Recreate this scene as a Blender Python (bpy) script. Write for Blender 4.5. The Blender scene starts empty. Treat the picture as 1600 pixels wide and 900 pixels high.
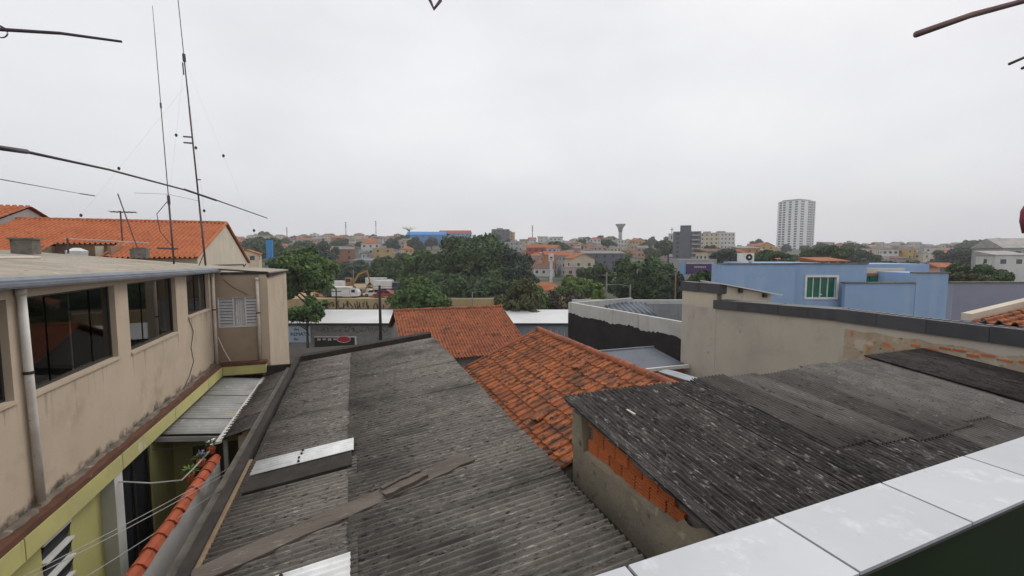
import bpy, math, random
import numpy as np
from mathutils import Vector, Matrix
R = math.radians
random.seed(7)
sc = bpy.context.scene
C = sc.collection
H = 6.4                       # eye height above the courtyard ground
PSI = R(19.5)                 # street grid turned against the view direction
# ------------------------------------------------------------------ camera
cam = bpy.data.cameras.new('camera'); cam.lens = 15.75; cam.sensor_width = 36
cam.clip_start = 0.05; cam.clip_end = 4000
co = bpy.data.objects.new('camera', cam); C.objects.link(co)
co.location = (0, 0, H); co.rotation_euler = (R(90 - 4.4), 0, 0)
sc.camera = co
# ------------------------------------------------------------------ world (overcast)
w = bpy.data.worlds.new('World'); sc.world = w; w.use_nodes = True
nt = w.node_tree; nt.nodes.clear()
out = nt.nodes.new('ShaderNodeOutputWorld'); bg = nt.nodes.new('ShaderNodeBackground')
sky = nt.nodes.new('ShaderNodeTexSky'); sky.sky_type = 'NISHITA'; sky.sun_disc = False
sky.sun_elevation = R(48); sky.sun_rotation = R(40); sky.dust_density = 4
tc = nt.nodes.new('ShaderNodeTexCoord'); mp = nt.nodes.new('ShaderNodeMapping')
mp.inputs['Scale'].default_value = (1, 1, 2.2)
nz = nt.nodes.new('ShaderNodeTexNoise'); nz.inputs['Scale'].default_value = 1.7
nz.inputs['Detail'].default_value = 5; nz.inputs['Roughness'].default_value = .5
cr = nt.nodes.new('ShaderNodeValToRGB')
cr.color_ramp.elements[0].position = .3; cr.color_ramp.elements[0].color = (.77, .775, .825, 1)
cr.color_ramp.elements[1].position = .72; cr.color_ramp.elements[1].color = (.98, .985, 1.0, 1)
ms = nt.nodes.new('ShaderNodeMix'); ms.data_type = 'RGBA'; ms.blend_type = 'MULTIPLY'
ms.inputs[0].default_value = 1; ms.inputs[7].default_value = (.1, .1, .1, 1)
mx = nt.nodes.new('ShaderNodeMix'); mx.data_type = 'RGBA'; mx.inputs[0].default_value = .95
L = nt.links.new
L(tc.outputs['Generated'], mp.inputs[0]); L(mp.outputs[0], nz.inputs['Vector']); L(nz.outputs['Fac'], cr.inputs[0])
L(sky.outputs[0], ms.inputs[6]); L(ms.outputs[2], mx.inputs[6]); L(cr.outputs[0], mx.inputs[7])
L(mx.outputs[2], bg.inputs[0]); L(bg.outputs[0], out.inputs[0])
bg.inputs[1].default_value = 1.0
sun = bpy.data.lights.new('sun', 'SUN'); sun.energy = 1.3; sun.angle = R(28); sun.color = (1, .96, .9)
so = bpy.data.objects.new('sun', sun); C.objects.link(so)
so.location = (0, 0, 60)
so.rotation_euler = (R(-42), 0, R(-40))
sc.view_settings.view_transform = 'Standard'; sc.view_settings.look = 'None'
sc.view_settings.exposure = 0; sc.view_settings.gamma = 1; sc.view_settings.use_curve_mapping = False

# ------------------------------------------------------------------ materials
MATS = {}
def M(name, c1, c2=None, s=2., rough=.85, bump=0., bs=30., spots=None, streak=None, metal=0., spec=.3, var=.0, lo=.35, hi=.65, stretch=(1, 1, 1), patches=None):
    m = bpy.data.materials.new(name); m.use_nodes = True; MATS[name] = m
    t = m.node_tree; N = t.nodes.new; K = t.links.new
    b = t.nodes['Principled BSDF']
    b.inputs['Roughness'].default_value = rough; b.inputs['Metallic'].default_value = metal
    b.inputs['Specular IOR Level'].default_value = spec
    co_ = N('ShaderNodeTexCoord'); oi = N('ShaderNodeObjectInfo')
    ad = N('ShaderNodeVectorMath'); ad.operation = 'MULTIPLY_ADD'
    K(oi.outputs['Random'], ad.inputs[0]); ad.inputs[1].default_value = (37, 53, 29); K(co_.outputs['Object'], ad.inputs[2])
    mp_ = N('ShaderNodeMapping'); mp_.inputs['Scale'].default_value = stretch; K(ad.outputs[0], mp_.inputs[0])
    vec = mp_.outputs[0]
    def noise(sc_, det=6, v=None, ro=.6):
        n = N('ShaderNodeTexNoise'); n.inputs['Scale'].default_value = sc_; n.inputs['Detail'].default_value = det
        n.inputs['Roughness'].default_value = ro
        K(v or vec, n.inputs['Vector']); return n.outputs['Fac']
    def ramp(f, a, z):
        r = N('ShaderNodeMapRange'); r.inputs[1].default_value = a; r.inputs[2].default_value = z; K(f, r.inputs[0]); return r.outputs[0]
    def mix(f, a, z, mode='MIX'):
        x = N('ShaderNodeMix'); x.data_type = 'RGBA'; x.blend_type = mode
        for sck, v in ((0, f), (6, a), (7, z)):
            if hasattr(v, 'links') or isinstance(v, bpy.types.NodeSocket): K(v, x.inputs[sck])
            elif isinstance(v, (int, float)): x.inputs[sck].default_value = v
            else: x.inputs[sck].default_value = (*v, 1)
        return x.outputs[2]
    c2 = c2 or tuple(q * .8 for q in c1)
    col = mix(ramp(noise(s), lo, hi), c1, c2)
    if spots:
        for (sc_col, sc_s, a, z) in spots:
            col = mix(ramp(noise(sc_s, 4, ro=.7), a, z), col, sc_col)
    if patches:
        gp_ = N('ShaderNodeNewGeometry')
        for (pc, ps, a, z) in patches: col = mix(ramp(noise(ps, 7, gp_.outputs['Position'], .65), a, z), col, pc)
    if streak:
        mm = N('ShaderNodeMapping'); mm.inputs['Scale'].default_value = (1, 1, .07); K(ad.outputs[0], mm.inputs[0])
        f = ramp(noise(streak[1], 4, mm.outputs[0]), streak[2], streak[3]); col = mix(f, col, streak[0])
    if var:
        vr = N('ShaderNodeMapRange'); vr.inputs[3].default_value = 1 - var; vr.inputs[4].default_value = 1 + var
        K(oi.outputs['Random'], vr.inputs[0])
        g = N('ShaderNodeCombineColor')
        for i in range(3): K(vr.outputs[0], g.inputs[i])
        col = mix(1., col, g.outputs[0], 'MULTIPLY')
    K(col, b.inputs['Base Color'])
    if bump:
        bn = N('ShaderNodeBump'); bn.inputs['Strength'].default_value = bump; bn.inputs['Distance'].default_value = .02
        K(noise(bs, 6), bn.inputs['Height']); K(bn.outputs[0], b.inputs['Normal'])
    return m
BLK = (.02, .018, .016)
M('cement', (.225, .202, .175), (.15, .136, .12), 2.5, bump=.5, bs=60, var=.10,
  spots=[((.38, .355, .31), 28, .58, .67), ((.04, .035, .032), 32, .56, .64), ((.24, .215, .17), 2.6, .60, .72), ((.075, .068, .062), 1.3, .58, .7)], stretch=(.3, 1, 1), patches=[((.085, .076, .068), .55, .52, .66), ((.27, .25, .215), 1.9, .62, .72)])
M('cement_dark', (.040, .034, .031), (.066, .057, .051), 3, bump=.5, bs=60, var=.25,
  spots=[((.012, .011, .01), 16, .52, .62), ((.31, .295, .27), 24, .585, .68), ((.15, .14, .13), 6, .58, .74)], stretch=(1, .28, 1))
M('cement_mid', (.135, .122, .11), (.075, .067, .06), 3, bump=.5, bs=60, var=.3, spots=[((.24, .225, .2), 22, .6, .72), ((.025, .022, .02), 12, .58, .7)], stretch=(1, .4, 1))
M('cement_light', (.19, .18, .16), (.12, .11, .1), 3, bump=.5, bs=60, var=.12, spots=[((.04, .036, .033), 28, .56, .68), ((.27, .26, .23), 9, .6, .7)])
M('moss_dark', (.034, .027, .024), (.058, .048, .042), 4, bump=1., bs=25, var=.15, spots=[((.012, .01, .009), 10, .48, .64), ((.2, .185, .17), 14, .66, .74), ((.11, .095, .08), 30, .6, .7)], stretch=(1, .4, 1))
M('cement_beige', (.42, .37, .30), (.30, .27, .22), 1.2, bump=.4, bs=20, spots=[((.62, .58, .5), 3, .64, .7), ((.12, .11, .09), 5, .62, .72)])
M('canopy_grey', (.37, .37, .36), (.26, .26, .25), 2, bump=.2, spots=[((.62, .62, .6), 4, .6, .75), ((.1, .1, .1), 20, .68, .74)], var=.08)
M('white_sheet', (.78, .79, .78), (.62, .63, .62), 5, .6, bump=.2, spots=[((.3, .29, .27), 25, .66, .74)])
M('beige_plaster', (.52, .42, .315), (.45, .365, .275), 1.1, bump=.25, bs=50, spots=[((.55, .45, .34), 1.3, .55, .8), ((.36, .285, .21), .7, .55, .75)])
M('beige_shaded', (.36, .275, .2), (.31, .235, .17), 1.1, bump=.25, bs=50, spots=[((.26, .2, .145), .9, .5, .75)])  # same beige plaster, darkened: the return wall's shade is put into its colour
M('dirt', (.09, .08, .07), (.2, .16, .12), 4, spots=[((.33, .31, .28), 8, .6, .7)])
M('yellow_paint', (.52, .48, .19), (.43, .40, .18), 1.5, .7, bump=.1, streak=((.36, .33, .2), 5, .6, .8), spots=[((.6, .56, .42), 1.5, .62, .75)])
M('olive_wall', (.42, .40, .16), (.36, .34, .14), 1, .8)
M('brown_ledge', (.15, .065, .04), (.09, .045, .03), 3, bump=.3, spots=[((.3, .25, .2), 10, .66, .74)])
M('pvc', (.62, .55, .47), (.5, .43, .36), 3, .5, spots=[((.2, .14, .1), 9, .64, .74)])
M('pvc_white', (.7, .68, .64), (.55, .5, .44), 2, .5, spots=[((.22, .16, .12), 6, .62, .72)])
M('gutter_metal', (.20, .22, .25), (.27, .29, .32), 3, .45, metal=.5)
M('white_trim', (.75, .74, .72), (.62, .61, .58), 4, .6)
M('post_white', (.62, .62, .60), (.5, .5, .47), 2, .7)
M('door_dark', (.016, .018, .022), (.03, .032, .04), 2, .25, spec=.5)
M('louvre_glass', (.03, .035, .045), None, 2, .6, spec=.2)
M('frame_dark', (.03, .028, .026), None, 3, .4, spec=.5)
M('curtain', (.66, .65, .64), (.5, .5, .5), 8, .9)
M('shutter', (.5, .5, .5), (.42, .42, .42), 5, .5)
M('interior', (.30, .20, .13), (.17, .125, .095), .9, .9, spots=[((.16, .06, .03), 1.4, .6, .7)])
M('interior_floor', (.30, .22, .16), (.22, .16, .12), 2, .6)
M('yellow_cloth', (.75, .45, .02), (.6, .35, .02), 4, .8)
M('terracotta', (.44, .14, .047), (.34, .10, .038), 3, .85, bump=.3, var=.18, spots=[((.55, .21, .075), 14, .58, .72), ((.075, .045, .032), 6.5, .48, .60)], patches=[((.10, .055, .037), 2.3, .50, .70), ((.26, .09, .042), .9, .5, .62)])
M('terracotta_old', (.35, .11, .05), (.23, .075, .038), 1.6, .85, bump=.3, var=.1, spots=[((.47, .2, .09), 7, .55, .7), ((.06, .04, .03), 5, .54, .66), ((.08, .05, .038), 1.2, .6, .72)])
M('terracotta_red', (.45, .15, .065), (.36, .115, .05), 1.5, .85, bump=.2, var=.1, spots=[((.52, .2, .09), 8, .58, .72), ((.13, .05, .03), 5, .6, .72)])
M('coping_tile', (.48, .12, .055), (.4, .095, .045), 4, .8, bump=.2, var=.12, spots=[((.2, .1, .06), 8, .62, .74)])
M('brick_clay', (.56, .16, .05), (.47, .13, .045), 6, .9, bump=.3, var=.12, spots=[((.3, .22, .16), 12, .62, .74)])
M('mortar', (.22, .20, .17), (.16, .145, .125), 8, .95, bump=.5)
M('old_plaster', (.35, .30, .215), (.25, .215, .16), 2, .95, bump=.5, bs=25, spots=[((.09, .08, .065), 5, .60, .72), ((.42, .37, .27), 4, .6, .7)])
M('old_plaster_bare', (.44, .36, .265), (.33, .265, .19), 1.5, .95, bump=.5, bs=20, spots=[((.5, .18, .06), 3, .58, .64), ((.09, .08, .07), 4, .6, .68), ((.5, .44, .35), 2.2, .52, .65)], patches=[((.13, .12, .105), .9, .56, .66)])
M('dark_concrete', (.045, .04, .036), (.025, .022, .02), 2, .8, bump=.4)  # very dark concrete tone for the valley gutter strip
M('concrete_edge', (.21, .19, .16), (.12, .108, .092), 3, .9, bump=.5, spots=[((.4, .38, .34), 4, .68, .74), ((.03, .027, .024), 8, .6, .7)])
M('dark_timber', (.03, .025, .022), (.05, .042, .035), 5, .9, bump=.4)
M('tan_wood', (.27, .19, .11), (.19, .135, .085), 8, .8)
M('old_plank', (.16, .135, .11), (.105, .088, .072), 3, .9, bump=.6, bs=40, spots=[((.26, .23, .19), 16, .6, .7), ((.05, .04, .035), 9, .6, .7)], stretch=(.25, 1, 1))
M('grey_wall', (.34, .335, .33), (.27, .265, .26), .9, .9, bump=.2, streak=((.17, .165, .155), 4, .58, .78))
M('pale_wall', (.72, .72, .71), (.62, .615, .6), .9, .9, bump=.2, spots=[((.4, .37, .33), 1.1, .55, .7)])
M('beige_wall', (.52, .475, .40), (.45, .41, .345), .8, .9, bump=.3, bs=30, streak=((.43, .39, .33), 1.6, .5, .85), spots=[((.38, .345, .295), .8, .54, .75), ((.27, .24, .2), 1.7, .66, .76)])
M('cream_wall', (.60, .53, .42), (.52, .46, .37), 1, .9, streak=((.42, .37, .3), 4, .6, .8))
M('cap_metal', (.085, .088, .095), (.065, .068, .074), 2, .55, metal=.3, var=.12)
M('blue_paint', (.285, .405, .60), (.255, .365, .54), .7, .8, bump=.1, streak=((.36, .45, .58), 1.6, .52, .82), spots=[((.34, .46, .64), .6, .55, .75), ((.22, .29, .4), 1.8, .64, .78)])
M('blue_grey_paint', (.28, .285, .35), (.24, .245, .31), .7, .85, streak=((.33, .38, .5), 2, .58, .75))
M('green_glass', (.02, .16, .10), (.015, .11, .075), 1, .15, spec=.6)
M('white_wash', (.56, .55, .52), (.47, .46, .43), 1.2, .9, bump=.3, streak=((.34, .33, .31), 3, .55, .75))
M('black_paint', (.022, .019, .019), (.035, .03, .03), 1, .85, spots=[((.1, .095, .09), 1.5, .68, .76)])
M('blue_roof', (.06, .075, .10), (.09, .105, .135), 1, .5, spots=[((.18, .19, .21), 3, .62, .75)])
M('zinc', (.32, .35, .38), (.25, .27, .3), 3, .45, metal=.4)
M('tile_white', (.50, .515, .535), (.45, .465, .485), 2.5, .32, spec=.4, var=.05, spots=[((.40, .42, .46), 4, .60, .72), ((.59, .61, .64), 9, .55, .7), ((.30, .29, .27), 28, .69, .75)], patches=[((.40, .40, .40), 3.5, .60, .74)])
M('grout', (.10, .09, .09), None, 3, .9)
M('dark_green', (.012, .026, .007), (.009, .019, .005), 2, .6)
M('floor_dark', (.012, .012, .012), None, 2, .7)
M('rod_metal', (.10, .075, .085), (.07, .055, .06), 6, .5, metal=.3)
M('rod_copper', (.22, .14, .13), (.15, .095, .095), 6, .45, metal=.4)
M('rod_red', (.22, .05, .07), None, 4, .5)
M('mast_metal', (.11, .085, .085), (.08, .06, .06), 4, .5, metal=.3)
M('wire', (.05, .05, .055), None, 4, .6)
M('wire_pale', (.45, .44, .42), None, 4, .6)
M('ground', (.085, .085, .055), (.05, .06, .035), .15, .95, spots=[((.14, .115, .085), .06, .55, .65)])
M('yard_dirt', (.38, .27, .15), (.31, .22, .125), .2, .95)
M('road_asphalt', (.055, .055, .056), (.045, .045, .046), .4, .9)
M('pavement_grey', (.25, .24, .22), None, .8, .9)
M('ochre_wall', (.46, .34, .18), (.38, .28, .15), .3, .9, streak=((.25, .19, .11), .8, .55, .75))
M('block_wall', (.30, .29, .28), (.22, .215, .21), .5, .9, streak=((.13, .125, .12), 1.5, .55, .75))
M('block_blue', (.25, .27, .31), (.19, .2, .24), .5, .9, streak=((.12, .125, .14), 1.5, .55, .75))
M('white_roof', (.66, .66, .66), (.58, .58, .58), .3, .7)
M('banner_blue', (.42, .47, .55), (.36, .42, .5), .4, .8)
M('ink_blue', (.05, .08, .18), None, 1, .8)
M('ink_black', (.03, .025, .025), None, 1, .8)
M('sign_red', (.45, .04, .06), None, 1, .6)
M('sign_pale', (.62, .5, .5), None, 1, .6)
M('brown_roof', (.045, .038, .033), (.07, .06, .05), 1, .9, spots=[((.2, .18, .16), 3, .68, .75)])
M('pole_dark', (.035, .028, .025), None, 1, .9)
M('pole_grey', (.22, .22, .21), None, 1, .9)
M('machine_yellow', (.36, .2, .05), (.28, .16, .045), 1, .6)
M('tyre', (.02, .02, .02), None, 1, .9)
M('car_white', (.7, .7, .7), None, 1, .3, spec=.5)
M('car_red', (.35, .05, .04), None, 1, .3, spec=.5)
M('car_dark', (.04, .05, .07), None, 1, .3, spec=.5)
M('car_glass', (.02, .025, .03), None, 1, .1, spec=.6)
M('bark', (.07, .055, .042), (.045, .036, .03), 2, .95, bump=.5)
for nm, a, b_ in (('leaf_deep', (.076, .118, .042), (.04, .066, .028)), ('leaf_mid', (.105, .165, .05), (.06, .10, .036)),
                  ('leaf_fresh', (.15, .215, .05), (.09, .14, .04)), ('leaf_olive', (.115, .115, .05), (.07, .077, .035)),
                  ('leaf_blue', (.065, .092, .062), (.04, .06, .044)), ('leaf_brown', (.085, .07, .05), (.05, .045, .03))):
    m = M(nm, a, b_, .5, .75, spec=.2, spots=[(tuple(q * 1.5 for q in a), 1.6, .58, .7)])
M('flower_white', (.8, .8, .8), None, 4, .8)
M('flower_purple', (.22, .14, .5), None, 4, .8)
M('fan_dark', (.05, .04, .04), None, 4, .6)
M('window_dark', (.03, .032, .036), (.06, .065, .07), .4, .2, spec=.5)
for nm, a in (('wall_white', (.62, .61, .59)), ('wall_cream', (.58, .50, .38)), ('wall_peach', (.52, .32, .24)), ('wall_grey', (.36, .36, .36)),
              ('wall_ochre', (.52, .36, .15)), ('wall_orange', (.5, .22, .08)), ('wall_pale_blue', (.42, .50, .56)), ('wall_pink', (.5, .36, .34)),
              ('wall_brick', (.34, .15, .09)), ('wall_dark_grey', (.13, .14, .17)), ('wall_red', (.38, .08, .05))):
    M(nm, a, tuple(q * .82 for q in a), .35, .9, streak=(tuple(q * .6 for q in a), .8, .58, .8))
for nm, a in (('roof_orange', (.38, .13, .055)), ('roof_brown', (.16, .085, .06)), ('roof_grey', (.24, .235, .225)), ('roof_slab', (.42, .40, .37))):
    M(nm, a, tuple(q * .7 for q in a), .8, .9, spots=[(tuple(q * .45 for q in a), 2.5, .6, .72)])
M('tower_white', (.82, .82, .82), (.76, .76, .76), .05, .8)
M('sign_blue', (.03, .16, .48), None, .5, .6)
M('sign_sky', (.22, .40, .62), None, .5, .6)
M('sign_purple', (.09, .05, .14), None, .5, .6)
M('shed_blue', (.05, .24, .55), (.04, .2, .48), .3, .6)
# window glass: reflective, lets the dim room show through
g = bpy.data.materials.new('pane_glass'); g.use_nodes = True; MATS['pane_glass'] = g
t = g.node_tree; t.nodes.clear()
o_ = t.nodes.new('ShaderNodeOutputMaterial'); a_ = t.nodes.new('ShaderNodeBsdfTransparent'); b_ = t.nodes.new('ShaderNodeBsdfGlossy')
a_.inputs[0].default_value = (.8, .8, .81, 1); b_.inputs['Roughness'].default_value = .03
fr = t.nodes.new('ShaderNodeFresnel'); fr.inputs[0].default_value = 1.75
mm = t.nodes.new('ShaderNodeMixShader')
t.links.new(fr.outputs[0], mm.inputs[0]); t.links.new(a_.outputs[0], mm.inputs[1]); t.links.new(b_.outputs[0], mm.inputs[2]); t.links.new(mm.outputs[0], o_.inputs[0])

# mould creeping up a wall foot: dark film with ragged, see-through edge
g = bpy.data.materials.new('mould'); g.use_nodes = True; MATS['mould'] = g; t = g.node_tree
pb_ = t.nodes['Principled BSDF']; pb_.inputs['Base Color'].default_value = (.075, .068, .06, 1); pb_.inputs['Roughness'].default_value = .95
tcm = t.nodes.new('ShaderNodeTexCoord'); n1 = t.nodes.new('ShaderNodeTexNoise'); n1.inputs['Scale'].default_value = 2.2; n1.inputs['Detail'].default_value = 9; n1.inputs['Roughness'].default_value = .68
sx_ = t.nodes.new('ShaderNodeSeparateXYZ'); h1 = t.nodes.new('ShaderNodeMath'); h1.operation = 'MULTIPLY_ADD'; h1.inputs[1].default_value = -1.15; h1.inputs[2].default_value = 1.15 * 3.10
h2 = t.nodes.new('ShaderNodeMath'); h2.operation = 'ADD'; mr = t.nodes.new('ShaderNodeMapRange'); mr.inputs[1].default_value = .5; mr.inputs[2].default_value = .72; mr.inputs[4].default_value = .9
t.links.new(tcm.outputs['Object'], n1.inputs['Vector']); t.links.new(tcm.outputs['Object'], sx_.inputs[0]); t.links.new(sx_.outputs[2], h1.inputs[0])
t.links.new(n1.outputs['Fac'], h2.inputs[0]); t.links.new(h1.outputs[0], h2.inputs[1]); t.links.new(h2.outputs[0], mr.inputs[0]); t.links.new(mr.outputs[0], pb_.inputs['Alpha'])

g = g.copy(); g.name = 'drips'; MATS['drips'] = g; t = g.node_tree
nz_ = [n for n in t.nodes if n.type == 'TEX_NOISE'][0]; tc_ = [n for n in t.nodes if n.type == 'TEX_COORD'][0]
mp2 = t.nodes.new('ShaderNodeMapping'); mp2.inputs['Scale'].default_value = (1, 2.4, .12); t.links.new(tc_.outputs['Object'], mp2.inputs[0]); t.links.new(mp2.outputs[0], nz_.inputs['Vector'])
ma_ = [n for n in t.nodes if n.type == 'MATH' and n.operation == 'MULTIPLY_ADD'][0]; ma_.inputs[1].default_value = .16; ma_.inputs[2].default_value = -.16 * 4.4
mr_ = [n for n in t.nodes if n.type == 'MAP_RANGE'][0]; mr_.inputs[1].default_value = .52; mr_.inputs[2].default_value = .75; mr_.inputs[4].default_value = .55
t.nodes['Principled BSDF'].inputs['Base Color'].default_value = (.19, .145, .105, 1)

# ------------------------------------------------------------------ builders
class Th:
    """a thing: an Empty at its base; coordinates are given relative to the eye, in the frame turned by ang"""
    def __init__(s, name, label, cat, base, ang=PSI, group=None, kind=None):
        s.base = Vector(base); s.ang = ang
        o = bpy.data.objects.new(name, None); C.objects.link(o); s.o = o
        o.empty_display_size = .2
        p = Matrix.Rotation(ang, 3, 'Z') @ s.base
        o.location = (p.x, p.y, p.z + H); o.rotation_euler = (0, 0, ang)
        if label: o['label'] = label
        if cat: o['category'] = cat
        if group: o['group'] = group
        if kind: o['kind'] = kind
class MB:
    def __init__(s): s.v = []; s.f = []
    def add(s, vs, fs):
        n = len(s.v); s.v += [tuple(p) for p in vs]; s.f += [tuple(i + n for i in f) for f in fs]; return s
    def box(s, x0, x1, y0, y1, z0, z1):
        return s.add([(x0, y0, z0), (x1, y0, z0), (x1, y1, z0), (x0, y1, z0), (x0, y0, z1), (x1, y0, z1), (x1, y1, z1), (x0, y1, z1)],
                     [(0, 3, 2, 1), (4, 5, 6, 7), (0, 1, 5, 4), (1, 2, 6, 5), (2, 3, 7, 6), (3, 0, 4, 7)])
    def hexa(s, a):   # 8 points: 4 bottom (ccw), 4 top
        return s.add(a, [(0, 3, 2, 1), (4, 5, 6, 7), (0, 1, 5, 4), (1, 2, 6, 5), (2, 3, 7, 6), (3, 0, 4, 7)])
    def seg(s, p, q, th, z0, z1, z1b=None):   # upright wall between two plan points
        p = Vector(p); q = Vector(q); d = (q - p).normalized(); n = Vector((-d.y, d.x)) * th
        z1b = z1 if z1b is None else z1b
        pl = [p, q, q + n, p + n]; zt = [z1, z1b, z1b, z1]
        return s.hexa([(a.x, a.y, z0) for a in pl] + [(a.x, a.y, z) for a, z in zip(pl, zt)])
    def tube(s, pts, r, n=8, cap=True):
        pts = [Vector(p) for p in pts]; rs = r if isinstance(r, (list, tuple)) else [r] * len(pts)
        vs = []; fs = []
        for i, p in enumerate(pts):
            d = (pts[min(i + 1, len(pts) - 1)] - pts[max(i - 1, 0)]).normalized()
            a = d.orthogonal().normalized() if i == 0 else (a - d * a.dot(d)).normalized()
            b = d.cross(a)
            for k in range(n):
                t_ = 2 * math.pi * k / n; vs.append(p + (a * math.cos(t_) + b * math.sin(t_)) * rs[i])
        for i in range(len(pts) - 1):
            for k in range(n):
                fs.append((i * n + k, i * n + (k + 1) % n, (i + 1) * n + (k + 1) % n, (i + 1) * n + k))
        if cap: fs += [tuple(range(n))[::-1], tuple((len(pts) - 1) * n + k for k in range(n))]
        return s.add(vs, fs)
    def prism(s, poly, a, b):   # polygon of 3D points extruded from offset a to b (vectors)
        n = len(poly); a = Vector(a); b = Vector(b)
        vs = [Vector(p) + a for p in poly] + [Vector(p) + b for p in poly]
        return s.add(vs, [tuple(range(n))[::-1], tuple(range(n, 2 * n))] + [(i, (i + 1) % n, n + (i + 1) % n, n + i) for i in range(n)])
    def ball(s, c, r, nu=10, nv=6):
        rx, ry, rz = r if isinstance(r, (tuple, list)) else (r, r, r)
        vs = [(c[0], c[1], c[2] - rz)]
        for j in range(1, nv):
            ph = -math.pi / 2 + math.pi * j / nv
            for i in range(nu):
                t_ = 2 * math.pi * i / nu; vs.append((c[0] + rx * math.cos(ph) * math.cos(t_), c[1] + ry * math.cos(ph) * math.sin(t_), c[2] + rz * math.sin(ph)))
        vs.append((c[0], c[1], c[2] + rz)); fs = []
        for i in range(nu): fs.append((0, 1 + (i + 1) % nu, 1 + i)); fs.append((len(vs) - 1, 1 + (nv - 2) * nu + i, 1 + (nv - 2) * nu + (i + 1) % nu))
        for j in range(nv - 2):
            for i in range(nu): fs.append((1 + j * nu + i, 1 + j * nu + (i + 1) % nu, 1 + (j + 1) * nu + (i + 1) % nu, 1 + (j + 1) * nu + i))
        return s.add(vs, fs)
    def mesh(s, name, mat, off=(0, 0, 0), smooth=False):
        me = bpy.data.meshes.new(name); o3 = Vector(off)
        me.from_pydata([tuple(Vector(p) - o3) for p in s.v], [], s.f); me.materials.append(MATS[mat])
        if smooth: me.polygons.foreach_set('use_smooth', [True] * len(me.polygons))
        me.update(); return me
def mobj(name, me, par=None, loc=(0, 0, 0), rot=(0, 0, 0)):
    o = bpy.data.objects.new(name, me); C.objects.link(o); o.location = loc; o.rotation_euler = rot
    if par is not None: o.parent = par
    return o
def part(T, name, mb, mat, parent=None, smooth=False, kind=None, label=None):
    o = mobj(name, mb.mesh(name, mat, T.base, smooth), parent or T.o)
    if kind: o['kind'] = kind
    if label: o['label'] = label
    return o
def solo(name, label, cat, mb, mat, base, ang=PSI, group=None, kind=None, smooth=False):
    """a thing that is one mesh"""
    p = Matrix.Rotation(ang, 3, 'Z') @ Vector(base)
    o = mobj(name, mb.mesh(name, mat, base, smooth), None, (p.x, p.y, p.z + H), (0, 0, ang))
    if label: o['label'] = label
    if cat: o['category'] = cat
    if group: o['group'] = group
    if kind: o['kind'] = kind
    return o
def sheet_mesh(name, mat, Ln, W, pitch, amp, along='x', th=.006, jag=0.):
    """corrugated sheet: Ln along the flutes, W across them, with thickness"""
    n = int(round(W / pitch * 8)); m = 3
    vs = []; fs = []
    for lay in (0, 1):
        for j in range(m):
            for i in range(n + 1):
                y = W * i / n; x = Ln * j / (m - 1)
                z = amp * .5 * math.cos(2 * math.pi * y / pitch) - lay * th
                vs.append((x, y, z) if along == 'x' else (y, x, z))
    S = m * (n + 1); flip = along != 'x'
    def q(a, b, c, d): fs.append((a, d, c, b) if flip else (a, b, c, d))
    for j in range(m - 1):
        for i in range(n):
            a = j * (n + 1) + i; q(a, a + n + 1, a + n + 2, a + 1); q(S + a, S + a + 1, S + a + n + 2, S + a + n + 1)
    for i in range(n):
        q(i, i + 1, S + i + 1, S + i); a = (m - 1) * (n + 1) + i; q(a, S + a, S + a + 1, a + 1)
    for j in range(m - 1):
        a = j * (n + 1); q(a, S + a, S + a + n + 1, a + n + 1); b = a + n; q(b, b + n + 1, S + b + n + 1, S + b)
    me = bpy.data.meshes.new(name); me.from_pydata(vs, [], fs); me.materials.append(MATS[mat])
    me.polygons.foreach_set('use_smooth', [i < 2 * (m - 1) * n for i in range(len(me.polygons))]); me.update()
    return me
PROF = [(0, 0), (.07, .030), (.22, .042), (.37, .030), (.46, .004), (.72, -.004), (1.0, .004)]
def tile_geo(mb, o, ea, ed, n, tw, tl, lift=.028, th=.014, hs_=1.):
    """one clay tile: o upper corner, ea across, ed down the slope"""
    o = Vector(o); up = []; lo = []; fr_ = []
    for (u, h) in PROF:
        h *= hs_; up.append(o + ea * (u * tw) + n * h); lo.append(o + ea * (u * tw) + ed * tl + n * (h + lift)); fr_.append(o + ea * (u * tw) + ed * tl + n * (h + lift - th - .012))
    k = len(PROF); fs = []
    for i in range(k - 1): fs.append((i, k + i, k + i + 1, i + 1)); fs.append((k + i, 2 * k + i, 2 * k + i + 1, k + i + 1))
    mb.add(up + lo + fr_, fs)
def frame_of(ea, ed):
    ea = Vector(ea).normalized(); ed = Vector(ed).normalized(); n = ea.cross(ed)
    if n.z < 0: n = -n
    return ea, ed, n
def tilefield(o, ea, ed, ncol, nrow, tw, ex, skip=None, lift=.014, hs_=1.7):
    ea, ed, n = frame_of(ea, ed); mb = MB()
    for r in range(nrow):
        for c_ in range(ncol):
            p = Vector(o) + ea * (c_ * tw) + ed * (r * ex) + n * random.uniform(-.004, .004)
            if skip and skip(p): continue
            tile_geo(mb, p, ea, ed, n, tw * 1.02, ex * 1.12, lift, .01, hs_)
    return mb
def halfpipe(mb, p, q, r, n=6, up=Vector((0, 0, 1)), flare=1.15):
    p = Vector(p); q = Vector(q); d = (q - p).normalized(); s_ = d.cross(up).normalized(); u = s_.cross(d)
    vs = []
    for (pt, rr) in ((p, r), (q, r * flare), (q, r * flare - .015)):
        for i in range(n + 1):
            a = math.pi * i / n; vs.append(pt + s_ * (math.cos(a) * rr) + u * (math.sin(a) * rr))
    k = n + 1; fs = []
    for i in range(n): fs.append((i, i + 1, k + i + 1, k + i)); fs.append((k + i, k + i + 1, 2 * k + i + 1, 2 * k + i))
    return mb.add(vs, fs)
def rot2(x, y, a): return (x * math.cos(a) - y * math.sin(a), x * math.sin(a) + y * math.cos(a))
TH = R(4.4)
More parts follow.
